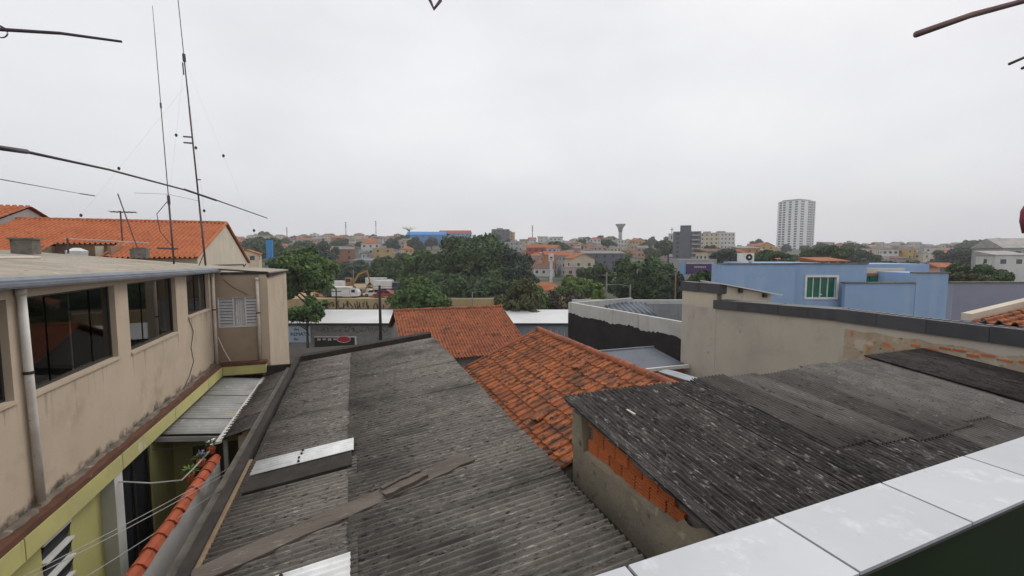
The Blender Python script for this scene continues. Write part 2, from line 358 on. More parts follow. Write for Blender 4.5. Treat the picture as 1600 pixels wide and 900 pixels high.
def at(px, py, D):
    """point on the sight line of photo pixel (px, py) at forward distance D, relative to the eye"""
    u = (px - 800) / 700; v = -(py - 450) / 700
    y = math.cos(TH) + v * math.sin(TH); z = -math.sin(TH) + v * math.cos(TH)
    return Vector((u * D / y, D, z * D / y))

# ------------------------------------------------------------------ terrain
def terr(x, D):
    """ground height relative to the eye"""
    if D < 18: return -6.4
    if D < 42: return -6.4 - 3.6 * (D - 18) / 24
    if D < 62: return -10.
    if D < 85: return -10. - 1.2 * (D - 62) / 23
    if D < 86: return -11.2 + (D - 85) * 2.3
    if D < 140: return -8.9
    if D < 152: return -8.9 - 2.0 * (D - 140) / 12
    u = x / D
    s_ = .062 if u < .1 else max(.040, .062 - .022 * (u - .1) / .5)
    if D < 570: return -10.9 + (D - 152) * s_ + 1.2 * math.sin(x * .013 + D * .02)
    return -10.9 + 418 * s_ + 1.2 * math.sin(x * .013 + 11.4) - (D - 570) * .03
mb = MB()
ys = [-80, -20, 0, 9, 18, 24, 30, 36, 42, 52, 62, 74, 84.8, 85, 86, 100, 120, 140, 146, 152, 170, 190, 215, 240, 270, 300, 340, 380, 420, 470, 520, 570, 640, 760, 1000, 1500]
nx = 41
for D in ys:
    for i in range(nx):
        x = (i / (nx - 1) * 2 - 1) * (max(D, 60) * 1.7); mb.v.append((x, D, terr(x, D)))
for j in range(len(ys) - 1):
    for i in range(nx - 1):
        a = j * nx + i; mb.f.append((a, a + 1, a + nx + 1, a + nx))
solo('ground', None, None, mb, 'ground', (0, 0, -6.4), 0, kind='structure')
solo('road', None, None, MB().add([(-120, 53, -9.99), (120, 53, -9.99), (120, 61.5, -9.99), (-120, 61.5, -9.99)], [(0, 1, 2, 3)]), 'road_asphalt', (0, 57, -9.99), 0, kind='structure')
solo('pavement', None, None, MB().box(-120, 120, 61.5, 63.2, -10.2, -9.87), 'pavement_grey', (0, 62, -9.87), 0, kind='structure')
solo('yard_ground', None, None, MB().add([(-110, 86.5, -8.85), (-14, 86.5, -8.85), (-26, 132, -8.85), (-160, 132, -8.85)], [(0, 1, 2, 3)]), 'yard_dirt', (-20, 100, -8.85), 0, kind='structure')

# ================================================================== own terrace
T = Th('terrace_parapet', 'terrace parapet topped with white marbled tiles, dark green inside, in the foreground', 'parapet', (0, .7, -1.65))
def pl(x, off): return (x, .722 + .056 * x + off)      # slightly turned against the grid
mb = MB()
def pbox(mb, x0, x1, o0, o1, z0, z1):
    a, b, c, d = pl(x0, o0), pl(x1, o0), pl(x1, o1), pl(x0, o1)
    return mb.hexa([(*a, z0), (*b, z0), (*c, z0), (*d, z0), (*a, z1), (*b, z1), (*c, z1), (*d, z1)])
part(T, 'wall', pbox(mb, -4, 4.5, -.175, -.01, -6.4, -.672), 'dark_green')
part(T, 'mortar_bed', pbox(MB(), -4, 4.5, -.188, -.004, -.672, -.656), 'grout')
k = .958 - 11 * .437
while k < 4.4:
    tl = pbox(MB(), k + .003 + random.uniform(0, .002), k + .434 - random.uniform(0, .002), -.196 + random.uniform(-.002, .002), .004 + random.uniform(-.002, .002), -.656, -.648 + random.uniform(-.0008, .0008))
    part(T, 'coping_tile', tl, 'tile_white'); k += .437
T = Th('terrace_floor', None, None, (0, -2, -1.65), kind='structure')
part(T, 'slab', MB().box(-4, 4.5, -5, .5, -1.95, -1.65), 'floor_dark')

# ================================================================== house under the long corrugated roof
SL = .124; AL = math.atan(SL)
def rz(X): return -3.5 + SL * (X + 1.65)
T = Th('corrugated_roof_house', 'low house under a long grey corrugated fibre cement roof with two white skylight sheets', 'house', (.5, 8, -6.4))
hs = T
part(T, 'wall', MB().hexa([(-1.6, 1.0, -6.4), (2.4, 1.0, -6.4), (2.4, 16.0, -6.4), (-1.6, 16.0, -6.4), (-1.6, 1.0, -3.58), (2.4, 1.0, -3.1), (2.4, 16.0, -3.1), (-1.6, 16.0, -3.58)]), 'old_plaster')
PW = .735; PT = .105
mA = sheet_mesh('roof_sheet', 'cement', 1.66, PW + .05, PT, .055)
mB = sheet_mesh('roof_sheet', 'cement', 2.78, PW + .05, PT, .055)
y = .9; i = 0
while y < 15.9:
    for (x0, me, dz) in ((-1.68, mA, 0), (-.15, mB, .009)):
        if y + PW > 16.3: continue
        o = mobj('roof_sheet', me, T.o, Vector((x0 + random.uniform(-.012, .012), y, rz(x0) + dz + random.uniform(-.004, .004))) - T.base,
                 (.011 + random.uniform(-.003, .003), -AL + random.uniform(-.004, .004), random.uniform(-.006, .006)))
    y += PW; i += 1
# far edge capping, gutter side on the left
part(T, 'ridge_board', MB().hexa([(-1.72, 16.12, rz(-1.72) - .1), (2.6, 16.12, rz(2.6) - .1), (2.6, 16.4, rz(2.6) - .1), (-1.72, 16.4, rz(-1.72) - .1), (-1.72, 16.12, rz(-1.72) + .1), (2.6, 16.12, rz(2.6) + .1), (2.6, 16.4, rz(2.6) + .12), (-1.72, 16.4, rz(-1.72) + .12)]), 'dark_timber')
part(T, 'gutter_ledge', MB().box(-2.14, -1.88, 1, 16.2, -3.95, -3.72), 'concrete_edge')
part(T, 'gutter_wall', MB().box(-1.98, -1.62, 1, 16.2, -6.4, -3.95), 'old_plaster')
part(T, 'gutter_beam', MB().box(-1.88, -1.745, 1, 16.3, -3.95, -3.43), 'dark_timber')
part(T, 'fascia', MB().box(-1.745, -1.69, 1, 8.4, -3.7, -3.475), 'tan_wood')
part(T, 'valley_gutter', MB().box(2.4, 3.04, 1.0, 5.9, -3.55, -3.42), 'dark_concrete')
def skylight(x0, x1, y0, y1, yd):
    """white translucent sheet laid over the roof, with a smooth dark panel beside it"""
    z = lambda x, h: rz(x) + h
    bx = part(hs, 'dark_panel', MB().hexa([(x0 - .02, yd, z(x0, .0)), (x1, yd, z(x1, .0)), (x1, y0, z(x1, .0)), (x0, y0, z(x0, .0)), (x0 - .02, yd, z(x0, .045)), (x1, yd, z(x1, .05)), (x1, y0, z(x1, .062)), (x0, y0, z(x0, .06))]), 'dark_timber')
    me = sheet_mesh('skylight_sheet', 'white_sheet', (x1 - x0) / math.cos(AL) + .05, y1 - y0 + .04, PT, .03)
    sh = mobj('skylight_sheet', me, T.o, Vector((x0 - .02, y0 - .02, rz(x0) + .062)) - T.base, (-.02, -AL, 0))
    for q in range(4):
        xb = x0 + (x1 - x0) * .46 + random.uniform(-.02, .02)
        part(hs, 'bolt_cap', MB().ball((xb, y0 + .05 + q * (y1 - y0 - .1) / 3, rz(xb) + .085 - .003 * q), (.022, .035, .018), 6, 4), 'dark_timber')
skylight(-1.58, -.1, 7.66, 8.2, 7.16)
skylight(-1.35, -.14, 4.46, 4.98, 4.0)
# boards lying on the roof
def board(name, label, p, q, w_, th, lift=.02, rough=6):
    p = Vector((*p, rz(p[0]) + lift)); q = Vector((*q, rz(q[0]) + lift)); d = (q - p); n_ = Vector((-d.y, d.x, 0)).normalized()
    up = d.cross(n_).normalized(); up = up if up.z > 0 else -up
    vs = []; fs = []
    for k in range(rough + 1):
        c = p + d * (k / rough); a = random.uniform(-.02, .02); b = random.uniform(-.02, .02)
        for (s_, z) in ((w_ / 2 + a, 0), (-w_ / 2 + b, 0), (-w_ / 2 + b, th), (w_ / 2 + a, th)): vs.append(c + n_ * s_ + up * z)
    for k in range(rough):
        a = 4 * k
        for e in range(4): fs.append((a + e, a + (e + 1) % 4, a + 4 + (e + 1) % 4, a + 4 + e))
    fs += [(3, 2, 1, 0), tuple(4 * rough + e for e in range(4))]
    mb = MB().add(vs, fs)
    return solo(name, label, 'board', mb, 'old_plank', (p.x, p.y, p.z))
board('old_board', 'long weathered board lying across the left half of the grey corrugated roof', (-1.72, 5.43), (.36, 6.03), .30, .03)
board('old_board', 'weathered board end pointing right in the middle of the grey corrugated roof', (.3, 5.99), (1.58, 6.39), .29, .028, .03)
board('old_board', 'thin dark strip of wood on top of the joint of the two boards, upper one', (.28, 6.13), (.83, 6.33), .055, .03, .062)
board('old_board', 'short thicker piece of wood on top of the joint of the two boards, lower one', (.31, 5.92), (.9, 6.14), .10, .045, .062)

# ================================================================== low boundary wall with bare bricks, roof on the right
SR = .094; AR = math.atan(SR)
def rr(Y): return -2.2 - SR * (6.1 - Y)
T = Th('brick_boundary_wall', 'low stained plaster wall with bare orange hollow bricks under the dark corrugated roof', 'wall', (3.1, 4, -6.4))
part(T, 'plaster', MB().box(3.05, 3.24, .95, 5.86, -6.4, -2.84), 'old_plaster')
mb = MB(); vs = []; N_ = 26
for k in range(N_ + 1):
    Y = .95 + (5.5 - .95) * k / N_; zt = -2.80 + random.uniform(-.03, .012)
    vs += [(3.045, Y, -2.86), (3.13, Y, -2.86), (3.13, Y, zt), (3.045 + random.uniform(0, .015), Y, zt - .012)]
mb.add(vs, [(4 * k + e, 4 * k + 4 + e, 4 * k + 4 + (e + 1) % 4, 4 * k + (e + 1) % 4) for k in range(N_) for e in range(4)] + [(0, 1, 2, 3), (4 * N_ + 3, 4 * N_ + 2, 4 * N_ + 1, 4 * N_)])
part(T, 'plaster_edge', mb, 'old_plaster')
part(T, 'pillar', MB().hexa([(3.04, 5.52, -2.84), (3.24, 5.52, -2.84), (3.24, 5.87, -2.84), (3.04, 5.87, -2.84), (3.04, 5.60, -2.36), (3.22, 5.56, -2.38), (3.22, 5.87, -2.30), (3.04, 5.87, -2.33)]), 'old_plaster')
mb = MB(); mb.hexa([(3.155, .95, -2.84), (3.25, .95, -2.84), (3.25, 5.52, -2.84), (3.155, 5.52, -2.84), (3.155, .95, rr(.95) - .05), (3.25, .95, rr(.95) - .05), (3.25, 5.52, rr(5.52) - .05), (3.155, 5.52, rr(5.52) - .05)])
part(T, 'mortar', mb, 'mortar')
bl, bh = .285, .19; bm = MB()
pr = [(3.16, 0), (3.125, .004)]
for g_ in range(5):
    z0 = .008 + g_ * .036; pr += [(3.108, z0 + .003), (3.108, z0 + .023), (3.124, z0 + .027), (3.124, z0 + .034)]
pr += [(3.125, bh - .012), (3.16, bh - .008)]
bm.prism([(x, 0, z) for x, z in pr], (0, .011, 0), (0, bl - .011, 0))
bme = bm.mesh('brick', 'brick_clay')
for row in range(3):
    Y = 5.52 - bl + (0 if row % 2 == 0 else .14)
    while Y > 2.0:
        z = -2.835 + row * bh
        top = rr(Y) - .055
        if Y + bl <= 5.53 and z + bh * .45 < top and (Y > 3.95 or (row == 0 and Y > 3.4) or random.random() < .2):
            o = mobj('brick', bme, T.o, Vector((random.uniform(-.004, .004), Y, z)) - T.base)
            if z + bh > top: o.scale = (1, 1, (top - z) / bh)
        Y -= bl
mb = MB(); vs = []                     # remains of render over the bricks near the terrace
for k in range(31):
    Y = 1 + (3.8 - 1) * k / 30; zt = rr(Y) - .055
    if k > 20: zt = -2.83 + (zt + 2.83) * max(.08, (1 - (k - 20) / 10.5)) + random.uniform(-.04, .04)
    vs += [(3.100, Y, -2.835), (3.094, Y, min(zt, rr(Y) - .056))]
mb.add(vs, [(2 * k, 2 * k + 1, 2 * k + 3, 2 * k + 2) for k in range(30)])
part(T, 'render_patch', mb, 'old_plaster')

T = Th('dark_roof_shed', 'low building under dark lichened corrugated sheets right of the bare brick wall', 'shed', (7.5, 3.5, -6.4))
part(T, 'wall', MB().hexa([(3.26, 1, -6.4), (11.9, 1, -6.4), (11.9, 5.9, -6.4), (3.26, 5.9, -6.4), (3.26, 1, rr(1) - .07), (11.9, 1, rr(1) - .07), (11.9, 5.9, rr(5.9) - .07), (3.26, 5.9, rr(5.9) - .07)]), 'old_plaster')
cols = ['cement_dark'] * 4 + ['cement_mid'] * 4 + ['cement_light'] * 3
cols2 = ['cement_dark'] * 7 + ['cement_mid', 'cement_mid', 'cement_light', 'cement_light']
SM = {}
for mn in ('cement_dark', 'cement_mid', 'cement_light', 'moss_dark'):
    SM[mn, 0] = sheet_mesh('roof_sheet', mn, 2.5, .70, .0765, .034, 'y'); SM[mn, 1] = sheet_mesh('roof_sheet', mn, 3.2, .70, .0765, .034, 'y'); SM[mn, 2] = sheet_mesh('roof_sheet', mn, 5.2, .70, .0765, .034, 'y')
for c_ in range(11):
    x0 = 2.98 + c_ * .64
    ov = [0, 0, 0, 0, .1, -.15, -.3, -.2, .15, .3, .3][c_]
    if c_ < 4 or c_ > 8:
        mobj('roof_sheet', SM[cols[c_], 2], T.o, Vector((x0, .95 + random.uniform(-.03, .03), rr(.95) + .012)) - T.base, (AR, -.012, random.uniform(-.004, .004))); continue
    mobj('roof_sheet', SM[cols2[c_], 1], T.o, Vector((x0, 1.0, rr(1.0) + .002)) - T.base, (AR, -.012, random.uniform(-.006, .006)))
    mobj('roof_sheet', SM[cols[c_], 0], T.o, Vector((x0 + random.uniform(-.015, .015), 3.67 + ov * .35 + random.uniform(-.03, .03), rr(3.67 + ov * .35) + .022)) - T.base, (AR - .008, -.022, random.uniform(-.007, .007)))
for c_ in range(4):
    x0 = 10.0 + c_ * .64
    if x0 + .7 > 12.6: continue
    for (yy, q) in ((1.0, 1), (3.75, 0)):
        mobj('roof_sheet', SM['moss_dark', q], T.o, Vector((min(x0, 11.29), yy, rr(yy) + .03 + .03 * (1 - q) + .004 * c_)) - T.base, (AR, -.012, 0))
mb = MB()                               # broken curled edge along the wall
vs = []
for k in range(41):
    Y = 1.0 + 5.05 * k / 40; j_ = random.uniform(-.025, .025)
    vs += [(2.96 + j_, Y, rr(Y) - .005), (3.05 + j_ * .4, Y, rr(Y) + .03), (3.10, Y, rr(Y) + .028), (3.02, Y, rr(Y) - .02)]
mb.add(vs, [(4 * k + e, 4 * k + (e + 1) % 4, 4 * k + 4 + (e + 1) % 4, 4 * k + 4 + e) for k in range(40) for e in range(4)])
part(T, 'edge_flashing', mb, 'cement_dark')
rb = [('wood_splinter', 'short pale wood splinter lying on the dark corrugated roof', 'wood', 'tan_wood', (3.62, 5.42, .10)),]
solo('wood_splinter', 'short pale wood splinter lying on the dark corrugated roof', 'wood', MB().box(3.64, 3.67, 5.18, 5.38, rr(5.3) + .02, rr(5.3) + .045), 'pvc', (3.65, 5.3, rr(5.3)))
for (nm, lab, X, Y, s_) in (('stone', 'small pale stone lying near the far edge of the dark corrugated roof', 5.25, 5.65, .05), ('stone', 'pinkish lump at the far corner of the dark corrugated roof beside the orange tiles', 4.9, 6.02, .06)):
    solo(nm, lab, 'stone', MB().ball((X, Y, rr(Y) + .04), (s_, s_ * .8, s_ * .7), 7, 5), 'concrete_edge', (X, Y, rr(Y)))
solo('zinc_sheet', 'small shiny zinc sheet behind the far edge of the dark roof, beside the orange ridge', 'metal sheet', MB().add([(6.3, 6.6, -2.52), (6.72, 6.6, -2.55), (6.72, 8.1, -2.62), (6.3, 8.1, -2.6), (6.3, 6.6, -2.54), (6.72, 6.6, -2.57), (6.72, 8.1, -2.64), (6.3, 8.1, -2.62), (6.5, 6.6, -2.49), (6.5, 8.1, -2.57)], [(0, 8, 9, 3), (8, 1, 2, 9), (4, 7, 6, 5), (0, 3, 7, 4), (1, 5, 6, 2), (0, 4, 5, 1, 8), (3, 9, 2, 6, 7)]), 'zinc', (6.5, 7.3, -2.62))

# ================================================================== near orange tile roof
T = Th('orange_tile_house', 'house with a weathered orange clay tile roof between the two corrugated roofs', 'house', (4.6, 9, -6.4))
rx, ry0, ry1, rzt = 5.18, 5.95, 12.25, -2.28
ex_, ez = 2.72, -3.36
part(T, 'wall', MB().add([(3.0, 6.0, -6.4), (8.0, 6.0, -6.4), (8.0, 12.1, -6.4), (3.0, 12.1, -6.4), (3.0, 6.0, -3.4), (8.0, 6.0, -3.4), (8.0, 12.1, -3.4), (3.0, 12.1, -3.4), (rx, 6.0, rzt - .12), (rx, 12.1, rzt - .12)],
     [(0, 1, 5, 8, 4), (3, 7, 9, 6, 2), (0, 4, 7, 3), (1, 2, 6, 5), (4, 8, 9, 7), (5, 6, 9, 8)]), 'old_plaster')
e_a, e_d, e_n = frame_of((0, 1, 0), (ex_ - rx, 0, ez - rzt))
slope = math.hypot(ex_ - rx, ez - rzt); nrow = 8; exq = slope / nrow; tw = .232; ncol = int((ry1 - ry0) / tw)
tmb = MB(); tile_geo(tmb, (0, 0, 0), e_a, e_d, e_n, tw * 1.02, exq * 1.12, .024, .014, .95); tme = tmb.mesh('roof_tile', 'terracotta')
for r_ in range(nrow):
    for c_ in range(ncol):
        p = Vector((rx, ry0 + c_ * tw, rzt)) + e_d * (r_ * exq + random.uniform(-.008, .008)) + e_n * random.uniform(-.005, .006)
        mobj('roof_tile', tme, T.o, p - T.base, (random.uniform(-.008, .008), random.uniform(-.006, .006), random.uniform(-.012, .012)))
for (dx, dy, a) in ((3.5, 7.6, .4), (4.9, 8.6, .3)):   # slipped tiles
    z = rzt + (dx - rx) / (ex_ - rx) * (ez - rzt)
    mobj('slipped_tile', tme, T.o, Vector((dx, dy, z)) + e_n * .035 - T.base, (.02, .02, a))
m2 = tilefield((rx + .02, ry0, rzt - .01), (0, 1, 0), (-(ex_ - rx), 0, ez - rzt), ncol, nrow, tw, exq)
part(T, 'rear_tiles', m2, 'terracotta', kind='stuff')
k = ry0
hp = halfpipe(MB(), (0, 0, 0), (0, .42, 0), .085, 6).mesh('ridge_tile', 'terracotta_old')
while k < ry1 - .2:
    mobj('ridge_tile', hp, T.o, Vector((rx + .01, k, rzt + .0 + random.uniform(-.006, .006))) - T.base, (0, 0, random.uniform(-.015, .015))); k += .37
part(T, 'rake_edge', MB().tube([(rx, ry1 + .02, rzt + .0), (ex_, ry1 + .02, ez + .02)], .06, 8), 'terracotta_old')

# ================================================================== far orange tile roof
T = Th('far_orange_roof_house', 'house with a broad reddish clay tile roof and level ridge behind the grey corrugated roof', 'house', (4.6, 22, -6.6))
part(T, 'wall', MB().add([(2.0, 18.4, -8), (7.2, 18.4, -8), (7.2, 26.4, -8), (2.0, 26.4, -8), (2.0, 18.4, -4.35), (7.2, 18.4, -4.35), (7.2, 26.4, -4.35), (2.0, 26.4, -4.35), (2.0, 22.4, -2.95), (7.2, 22.4, -2.95)],
     [(0, 1, 5, 4), (1, 2, 6, 9, 5), (2, 3, 7, 6), (3, 0, 4, 8, 7), (4, 5, 9, 8), (6, 7, 8, 9)]), 'grey_wall')
o1 = tilefield((7.35, 22.4, -2.8), (-1, 0, 0), (0, -4.4, -1.5), 42, 13, .1325, .3575, None, .012, 1.15)
part(T, 'front_tiles', o1, 'terracotta_old', kind='stuff')
o1 = tilefield((1.8, 22.4, -2.8), (1, 0, 0), (0, 4.4, -1.5), 42, 13, .1325, .3575)
part(T, 'rear_tiles', o1, 'terracotta_old', kind='stuff')
hp2 = halfpipe(MB(), (0, 0, 0), (.4, 0, 0), .09, 6).mesh('ridge_tile', 'terracotta_old')
for k in range(15): mobj('ridge_tile', hp2, T.o, Vector((1.78 + k * .37, 22.4, -2.8 + random.uniform(-.006, .006))) - T.base)

# ================================================================== two storey house on the left
FX = -4.14
T = Th('two_storey_house', 'two storey house with beige upper floor, big dark windows and yellow ground floor', 'house', (FX, 10, -6.4))
hb = T
wins = [(4.7, 7.43, -1.88, 4), (7.77, 10.15, -1.9, 4), (10.65, 13.14, -1.93, 3), (13.92, 15.81, -1.66, 2)]
WT = -.58
mb = MB(); mb.box(FX - .22, FX, 2, 16.2, -3.5, -1.93); mb.hexa([(FX - .22, 2, WT), (FX, 2, WT), (FX, 16.2, WT), (FX - .22, 16.2, WT), (FX - .22, 2, -.30), (FX, 2, -.30), (FX, 16.2, -.53), (FX - .22, 16.2, -.53)])
edges = [2] + [q for w_ in wins for q in w_[:2]] + [16.2]
for i in range(0, len(edges), 2): mb.box(FX - .219, FX - .001, edges[i], edges[i + 1], -1.93, WT)
for w_ in wins:
    if w_[2] > -1.93: mb.box(FX - .22, FX, w_[0], w_[1], -1.93, w_[2])
part(T, 'upper_wall', mb, 'beige_plaster')
for (a, b, zs, npn) in wins:
    f = MB(); t_ = .035
    f.box(FX - .14, FX - .09, a, b, zs, zs + t_); f.box(FX - .14, FX - .09, a, b, WT - t_, WT)
    f.box(FX - .14, FX - .09, a, a + t_, zs + t_, WT - t_); f.box(FX - .14, FX - .09, b - t_, b, zs + t_, WT - t_)
    wo = part(T, 'window', f, 'frame_dark')
    wd = (b - a - 2 * t_) / npn
    for k in range(npn):
        y0 = a + t_ + k * wd
        part(T, 'pane', MB().box(FX - .122 + .012 * (k % 2), FX - .116 + .012 * (k % 2), y0 + .004, y0 + wd + .01, zs + t_, WT - t_), 'pane_glass', wo)
    part(T, 'sill', MB().box(FX - .08, FX + .03, a - .02, b + .02, zs - .045, zs - .002), 'beige_plaster', wo)
for (a, b, zs, npn) in wins:
    part(T, 'drip_stains', MB().add([(FX + .003, a - .1, zs - .05), (FX + .003, a - .1, zs - 1.3), (FX + .003, b + .1, zs - 1.3), (FX + .003, b + .1, zs - .05)], [(0, 3, 2, 1)]), 'drips')
# rooms behind the windows
rm = MB(); rm.add([(FX - 4, 2.2, -3.3), (FX - 4, 16, -3.3), (FX - 4, 16, -.45), (FX - 4, 2.2, -.45)], [(0, 1, 2, 3)])
for yw in (2.2, 13.5, 16.0): rm.box(FX - 4, FX - .23, yw - .05, yw + .05, -3.3, -.45)
part(T, 'room_wall', rm, 'interior')
part(T, 'room_floor', MB().box(FX - 4, FX - .23, 2.2, 16, -3.45, -3.3), 'interior_floor')
part(T, 'room_ceiling', MB().box(FX - 4, FX - .23, 2.2, 16, -.56, -.54), 'interior')
# return wall with the shuttered window
RY = 16.2; mb = MB()
wx0, wx1, wz0, wz1 = -4.03, -2.93, -2.33, -1.38
mb.box(FX, -2.861, RY, RY + .2, -3.9, wz0); mb.box(FX, -2.861, RY, RY + .2, wz1, -.60)
mb.box(FX, wx0, RY + .001, RY + .199, wz0, wz1); mb.box(wx1, -2.862, RY + .001, RY + .199, wz0, wz1)
part(T, 'return_wall', mb, 'beige_shaded')
fr_ = MB(); fr_.box(wx0, wx1, RY + .03, RY + .09, wz0, wz0 + .03); fr_.box(wx0, wx1, RY + .03, RY + .09, wz1 - .03, wz1)
for xx in (wx0, wx0 + .40, wx1 - .36, wx1 - .03): fr_.box(xx, xx + .03, RY + .03, RY + .09, wz0 + .03, wz1 - .03)
wo = part(T, 'shuttered_window', fr_, 'white_trim')
for (xa, xb, nm) in ((wx0 + .03, wx0 + .40, 'shutter_dull'), (wx1 - .33, wx1 - .03, 'shutter')):
    s_ = MB(); nsl = 9
    for k in range(nsl):
        z = wz0 + .04 + k * (wz1 - wz0 - .08) / nsl
        s_.hexa([(xa, RY + .03, z), (xb, RY + .03, z), (xb, RY + .04, z), (xa, RY + .04, z), (xa, RY + .065, z + .075), (xb, RY + .065, z + .075), (xb, RY + .075, z + .075), (xa, RY + .075, z + .075)])
    s_.box(xa, xb, RY + .10, RY + .11, wz0, wz1)
    part(T, 'shutter', s_, 'shutter', wo)
cu = MB(); vs = []
for k in range(25):
    x = wx0 + .43 + (wx1 - .36 - wx0 - .43) * k / 24; y = RY + .13 + .018 * math.sin(k * 1.4); vs += [(x, y, wz0), (x, y, wz1)]
cu.add(vs, [(2 * k, 2 * k + 2, 2 * k + 3, 2 * k + 1) for k in range(24)])
part(T, 'curtain', cu, 'curtain', wo, smooth=True)
mb = MB().box(-2.84, -2.64, RY + .2, 20.7, -6.4, -.74); mb.box(-2.86, -2.62, RY, RY + .28, -6.4, -.56)
part(T, 'side_wall', mb, 'beige_plaster')
part(T, 'rear_walls', MB().box(-11.4, -11.2, 2, 20.7, -6.4, -.05).box(-11.2, -2.84, 20.5, 20.7, -6.4, -.85).box(-11.2, FX - .22, 2, 2.2, -6.4, -.5), 'beige_plaster')
# roof
me = sheet_mesh('roof', 'cement_beige', 7.4, 18.9, .177, .022)
mobj('roof', me, T.o, Vector((-4.02, 20.75, -.585)) - T.base, (math.atan(.018), -math.atan(.095), math.pi))
me = sheet_mesh('roof_extension', 'cement_beige', 1.42, 4.6, .177, .05)
mobj('roof_extension', me, T.o, Vector((-2.56, 20.75, -.69)) - T.base, (math.atan(.018), -math.atan(.085), math.pi))
part(T, 'roof_edge', MB().box(-3.9, -2.6, RY - .04, RY, -.66, -.58).box(-2.64, -2.58, RY, 20.75, -.76, -.66), 'dark_timber')
g_ = MB(); prf = [(-3.90, -.43), (-4.13, -.43), (-4.13, -.29), (-3.99, -.29), (-3.97, -.33), (-3.93, -.33), (-3.93, -.36), (-3.885, -.365), (-3.885, -.41), (-3.90, -.41)]
g_.prism([(x, 0, z) for x, z in prf], (0, 2, .09), (0, 16.18, -.155)); part(T, 'gutter', g_, 'gutter_metal')
# ledge and fascia
part(T, 'ledge', MB().box(FX, -3.93, 2, RY, -3.52, -3.43).box(-3.93, -2.70, RY - .3, RY, -3.52, -3.43), 'brown_ledge')
mb = MB(); vs = []
for k in range(143):
    y = 2 + 14.1 * k / 142; vs += [(FX + .001, y, -3.424), (FX + .09 + .02 * math.sin(k * .5) + random.uniform(-.025, .03), y, -3.426), (FX + .001, y, -3.40)]
mb.add(vs, [(3 * k, 3 * k + 1, 3 * k + 4, 3 * k + 3) for k in range(142)] + [(3 * k + 1, 3 * k + 2, 3 * k + 5, 3 * k + 4) for k in range(142)])
part(T, 'ledge_grime', mb, 'dirt')
mb = MB(); y = 2
while y < 15.8:
    mb.box(FX + .02, -3.915, y, min(y + 2.48, 15.88), -3.80, -3.52); y += 2.5
mb.box(-3.915, -2.72, RY - .285, RY, -3.80, -3.52)
part(T, 'fascia', mb, 'yellow_paint')
mb = MB().add([(FX + .004, 2, -3.43), (FX + .004, 16.2, -3.43), (FX + .004, 16.2, -2.95), (FX + .004, 2, -2.95)], [(0, 1, 2, 3)])
part(T, 'mould_stain', mb, 'mould')
# ground floor
LX = FX
mb = MB(); mb.box(LX - .2, LX, 2, 7.68, -6.4, -3.8); mb.box(LX - .2, LX, 8.34, 9.78, -6.4, -3.8); mb.box(LX - .2, LX, 7.68, 8.34, -6.4, -4.85); mb.box(LX - .2, LX, 7.68, 8.34, -4.0, -3.8)
mb.box(LX - .2, LX, 11.2, 16.2, -6.4, -3.8); mb.box(LX - .2, LX, 9.78, 11.2, -3.95, -3.8)
part(T, 'ground_floor_wall', mb, 'yellow_paint')
wf = MB()
for z in (-4.85, -4.57, -4.29, -4.03): wf.box(LX - .06, LX - .0 + (.05 if z > -4.8 and z < -4.1 else .03), 7.68, 8.34, z, z + .03)
wo = part(T, 'louvre_window', wf, 'white_trim')
for z in (-4.82, -4.54, -4.26):
    part(T, 'pane', MB().hexa([(LX - .05, 7.7, z), (LX - .04, 7.7, z), (LX - .04, 8.32, z), (LX - .05, 8.32, z), (LX + .02, 7.7, z + .22), (LX + .03, 7.7, z + .22), (LX + .03, 8.32, z + .22), (LX + .02, 8.32, z + .22)]), 'louvre_glass', wo)
part(T, 'room_back', MB().box(LX - 1.2, LX - 1.1, 7, 12, -6.4, -3.8), 'interior')
part(T, 'column', MB().box(LX, LX + .2, 9.22, 9.5, -6.4, -3.8), 'post_white')
dr = part(T, 'door', MB().box(LX - .12, LX - .06, 9.8, 11.18, -6.4, -3.96), 'door_dark')
for k in range(3):
    part(T, 'door_stile', MB().box(LX - .06, LX - .02, 9.8 + k * .64, 9.88 + k * .64, -6.4, -3.96), 'frame_dark', dr)
part(T, 'cross_wall', MB().box(FX, -2.75, 12.4, 12.55, -4.6, -3.98).box(FX, -3.75, 12.4, 12.55, -6.4, -4.6), 'olive_wall')
part(T, 'inner_wall', MB().box(-3.75, -2.7, 13.4, 13.5, -6.4, -4.0), 'interior')
# rain pipes
def pipe(y, x, z0, z1, mat='pvc', dy=0):
    p_ = part(T, 'downpipe', MB().tube([(x, y, z1), (x, y + dy * .5, (z0 + z1) / 2), (x, y + dy, z0)], .048, 10), mat, smooth=True)
    part(T, 'pipe_collar', MB().tube([(x, y, z1 - .10), (x, y, z1)], .06, 10), mat, p_, smooth=True)
    part(T, 'pipe_clamp', MB().tube([(x, y + dy * .35, z1 - 1.15), (x, y + dy * .35, z1 - 1.11)], .056, 10), 'frame_dark', p_)
pipe(7.6, FX + .06, -3.36, -.44, 'pvc_white', .06); pipe(16.02, FX + .06, -3.42, -.6, 'pvc'); pipe(RY - .06, -2.90, -3.42, -.76, 'pvc', 0)
part(T, 'cable', MB().tube([(FX + .012, 13.9, -1.72), (FX + .014, 14.2, -2.1), (FX + .014, 13.95, -2.5), (FX + .014, 14.1, -2.9), (FX + .02, 13.7, -3.2), (FX + .03, 13.2, -3.4)], .008, 5), 'wire')
part(T, 'cable', MB().tube([(-3.85, RY - .012, -.8), (-3.6, RY - .012, -1.05), (-3.2, RY - .012, -1.3)], .007, 5), 'wire')
part(T, 'hose', MB().tube([(-4.04, RY - .1, -2.6), (-3.9, RY - .12, -3.0), (-3.72, RY - .15, -3.38)], .018, 6), 'pvc')
